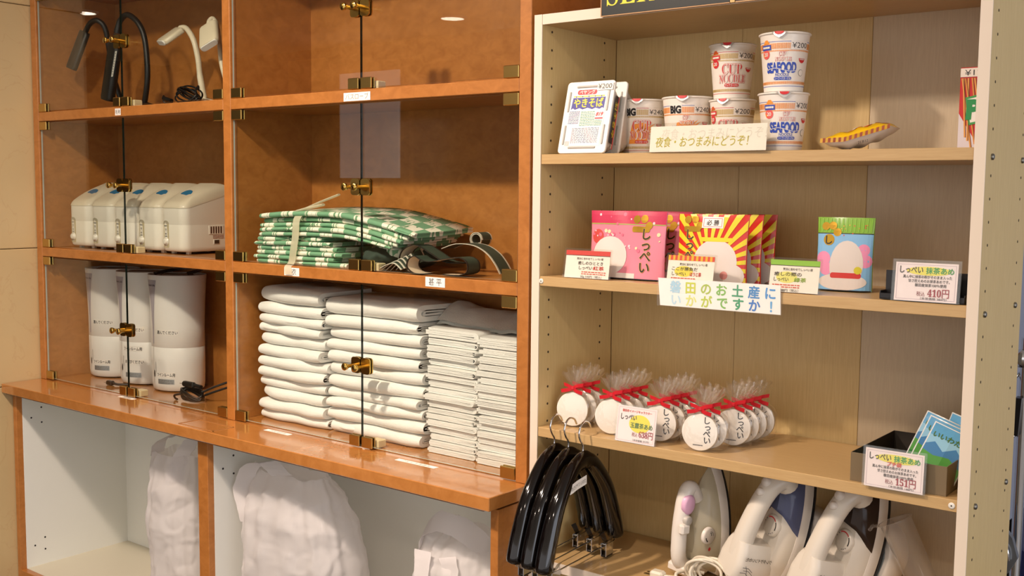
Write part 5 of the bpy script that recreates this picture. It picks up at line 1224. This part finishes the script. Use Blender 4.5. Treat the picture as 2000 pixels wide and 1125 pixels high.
# ------------------------------------------------------------------ white carrier bags in the low cupboard
BAG = film('white_carrier_film', '#f2efee', 1.45, .13, .0, haze=.76, bump=.35, bscale=45)
def bag(name, label, loc, rz, prof, seed, handles=(), wr=.012, mt=BAG, n=130, lv=80):
    """prof: (z, half width, half depth, x shift) from the bottom up"""
    t = thing(name, label, 'bag', loc, (0, 0, rz), 'white carrier bags in the low cupboard')
    zs = [p[0] for p in prof]
    def ip(z, k):
        for p, q in zip(prof, prof[1:]):
            if p[0] <= z <= q[0]: f = (z-p[0])/(q[0]-p[0]); f = f*f*(3-2*f); return p[k]+(q[k]-p[k])*f
        return prof[-1][k]
    b = B(); rings = []
    for j in range(lv+1):
        z = zs[0]+(zs[-1]-zs[0])*j/lv; ring = []
        for i in range(n):
            a = 2*PI*i/n; hw, hd, sx = ip(z, 1), ip(z, 2), ip(z, 3)
            c, s = math.cos(a), math.sin(a); x = hw*math.copysign(abs(c)**.75, c); y = hd*math.copysign(abs(s)**.75, s)
            q = Vector((c*1.3, s*1.3, z*3.2+seed)); r1 = noise.noise(q*1.3); r2 = 1-2*abs(noise.noise(q*2.6+Vector((5, 1, 2)))); r3 = 1-2*abs(noise.noise(Vector((c*4.5, s*4.5, z*9+seed))))
            r4 = (1-2*abs(noise.noise(Vector((c*3.1+s*1.5, s*3.1, z*16+c*5+seed)))))**3; r5 = (1-2*abs(noise.noise(Vector((c*9, s*9, z*5+seed*2)))))**3
            q = Vector((x+sx, y*1.2, z))+Vector((seed, 0, 0)); v1 = noise.voronoi(Vector((q.x*11, q.y*11, q.z*6.5)))[0]; v2 = noise.voronoi(Vector((q.x*24, q.y*24, q.z*19)))[0]
            R = lambda v: (1-min(1, abs(noise.noise(v))*2.2))**3
            qa = Vector((q.x*7+q.z*4, q.y*7, q.z*5-q.x*4)); qb = Vector((q.x*13-q.z*7, q.y*13, q.z*9+q.x*6)); qc = Vector((q.x*30, q.y*30, q.z*22))
            pl = noise.noise(Vector((c*4.2, s*4.2, z*2.2+seed)))
            k = wr*(r1*1.1+pl*.85-.25*min(.6, v1[1]-v1[0])+.36*R(qa)+.30*R(qb)-.28*R(qb+Vector((9, 3, 1)))+.16*R(qc))*(.25+.75*min(1, j/9)); top = j/lv
            dz = .02*noise.noise(Vector((c*2, s*2, seed+9)))*max(0, top-.8)*5
            ring.append((x+sx+c*k, y+s*k, max(.0006, z+dz)))
        rings.append(ring)
    b.loft(rings, mt, True, (True, False)); b.build('body', t)
    for hp_, w in handles:
        h = B(); h.strip(spline(hp_, 7), w, .0010, mt); wobble(h, .005, 40, seed); h.build('handle', t)
    return t
Zb = .1452
bag('carrier_bag', 'white carrier bag with gathered handles standing in the left cubby', (-1.348, .060, Zb), .05, [(0, .085, .075, .0), (.12, .102, .09, .0), (.26, .106, .095, -.006), (.36, .098, .085, -.004), (.42, .100, .07, -.004), (.475, .098, .055, -.012)], 3, [([(-.10, -.02, .46), (-.07, -.03, .505), (-.02, -.02, .525), (.03, .0, .54), (.08, .01, .53)], (.012, .045, .012)), ([(.03, -.06, .40), (.04, -.05, .46), (.06, -.02, .52), (.09, .0, .53)], (.05, .02, 0))], .011)
bag('carrier_bag', 'white carrier bag tucked behind the middle divider in the left cubby', (-1.158, .150, Zb), -.1, [(0, .045, .07, 0), (.15, .05, .08, 0), (.3, .05, .085, 0), (.42, .05, .08, 0), (.50, .045, .05, 0)], 8, [([(-.03, -.03, .49), (-.01, -.03, .525), (.02, -.02, .53)], (.012, .04, 0))], .010)
bag('carrier_bag', 'large white carrier bag filling the left of the wide cubby', (-.800, .046, Zb), .0, [(0, .180, .08, .0), (.12, .203, .10, .0), (.28, .198, .105, -.005), (.38, .190, .095, -.018), (.45, .165, .075, -.03), (.505, .140, .04, -.05)], 13, [([(-.155, -.055, .36), (-.180, -.060, .44), (-.155, -.055, .505), (-.10, -.045, .53), (-.04, -.04, .50)], (.055, .02, .01))], .013)
bag('carrier_bag', 'white carrier bag with knotted top at the right of the wide cubby', (-.240, .052, Zb), .0, [(0, .135, .09, 0), (.14, .165, .11, .0), (.28, .150, .115, .005), (.38, .125, .10, .01), (.44, .105, .08, .01), (.475, .085, .05, .01)], 21, [([(-.09, -.05, .42), (-.07, -.07, .47), (-.01, -.08, .505), (.06, -.07, .49), (.11, -.05, .45)], (.01, .02, .045)), ([(.02, -.09, .43), (.05, -.105, .36), (.07, -.125, .31), (.085, -.125, .25)], (.05, .0, .012)), ([(-.055, -.09, .43), (-.045, -.11, .36), (-.03, -.12, .30)], (.05, .0, .0))], .014)
rl = B().tube([(-.80, .07, .660), (-.62, .10, .672)], .009, P('#a9a79a', .4), 10, flat=.5).build('bag_slit_shade'); tag(rl, 'grey bar standing in for the shaded opening slit of the large carrier bag', 'bag opening')  # flat grey bar drawn for the shade inside the bag's opening slit

# ------------------------------------------------------------------ what shows past the right edge of the shelf unit
def q(px, py, y=.62): return on(px, py, 1, y)
tr = thing('luggage_cart', 'chrome and black luggage cart behind the right end of the beige shelf', 'cart', tuple(Vector((.80, .62, 0))))
b = B(); p0, p1 = q(1990, 775), q(1984, 848); b.prism([(p0.x-.004, p0.z), (p1.x-.008, p1.z), (p1.x+.008, p1.z), (p0.x+.010, p0.z)], .60, .64, BLK, 'y'); rel(b, tr).build('pad', tr)
b = B()
for a, c in (((1975, 742), (2025, 705)), ((1975, 790), (2025, 752)), ((1978, 852), (2030, 815)), ((1984, 690), (2010, 684))): b.tube([q(*a), q(*c, .66)], .0042, CHROME, 10)
b.tube([q(2006, 660, .63), Vector((q(2006, 660, .63).x, .63, .02))], .011, CHROME, 12); rel(b, tr).build('frame', tr)
b = B(); c = q(1996, 700); b.lathe([(.0, .02), (.012, .018), (.018, .006), (.018, -.006), (.012, -.018), (0, -.02)], CHROME, 16, tuple(c), caps=(False, False)); rel(b, tr).build('knob', tr)
bn = thing('floor_sign', 'navy folding floor sign behind the lower right corner of the shelf', 'sign', (.80, .70, 0)); b = B()
NV = mat('navy_panel', '#1f2248', .4)
v = [q(1990, 1000, .7), q(1950, 1035, .7), q(1950, 1140, .7), q(1985, 1140, .7)]; b.prism([(a.x, a.z) for a in v][::-1], .70, .72, BLK, 'y'); rel(b, bn).build('panel', bn)
b = B(); v0, v1 = q(1992, 998, .69), q(1986, 1150, .69); b.prism([(v0.x-.003, v0.z), (v0.x+.004, v0.z), (v1.x+.004, v1.z), (v1.x-.003, v1.z)], .68, .725, NV, 'y'); b.prism([(v0.x+.004, .62), (v0.x+.06, .58), (v0.x+.06, .02), (v1.x+.004, .02)], .71, .73, NV, 'y'); rel(b, bn).build('edge', bn)
fl = thing('metal_footrest', 'rounded grey metal plate leaning behind the lower right shelf corner', 'plate', tuple(Vector((.82, .55, 0)))); b = B()
c = q(1966, 1085, .55); b.prism([(c.x+x, c.z+z) for x, z in ((-.02, .075), (.010, .04), (.022, .0), (.006, -.035), (-.02, -.06), (-.05, -.06), (-.05, .075))], .545, .56, mat('grey_metal_plate', '#8b8e92', .35, .7), 'y'); rel(b, fl).build('plate', fl)
b = B(); b.tube(spline([(c.x-.004, .543, c.z+.03), (c.x+.004, .536, c.z+.012), (c.x+.006, .54, c.z-.006)], 4), .004, CHROME, 8); rel(b, fl).build('handle', fl)
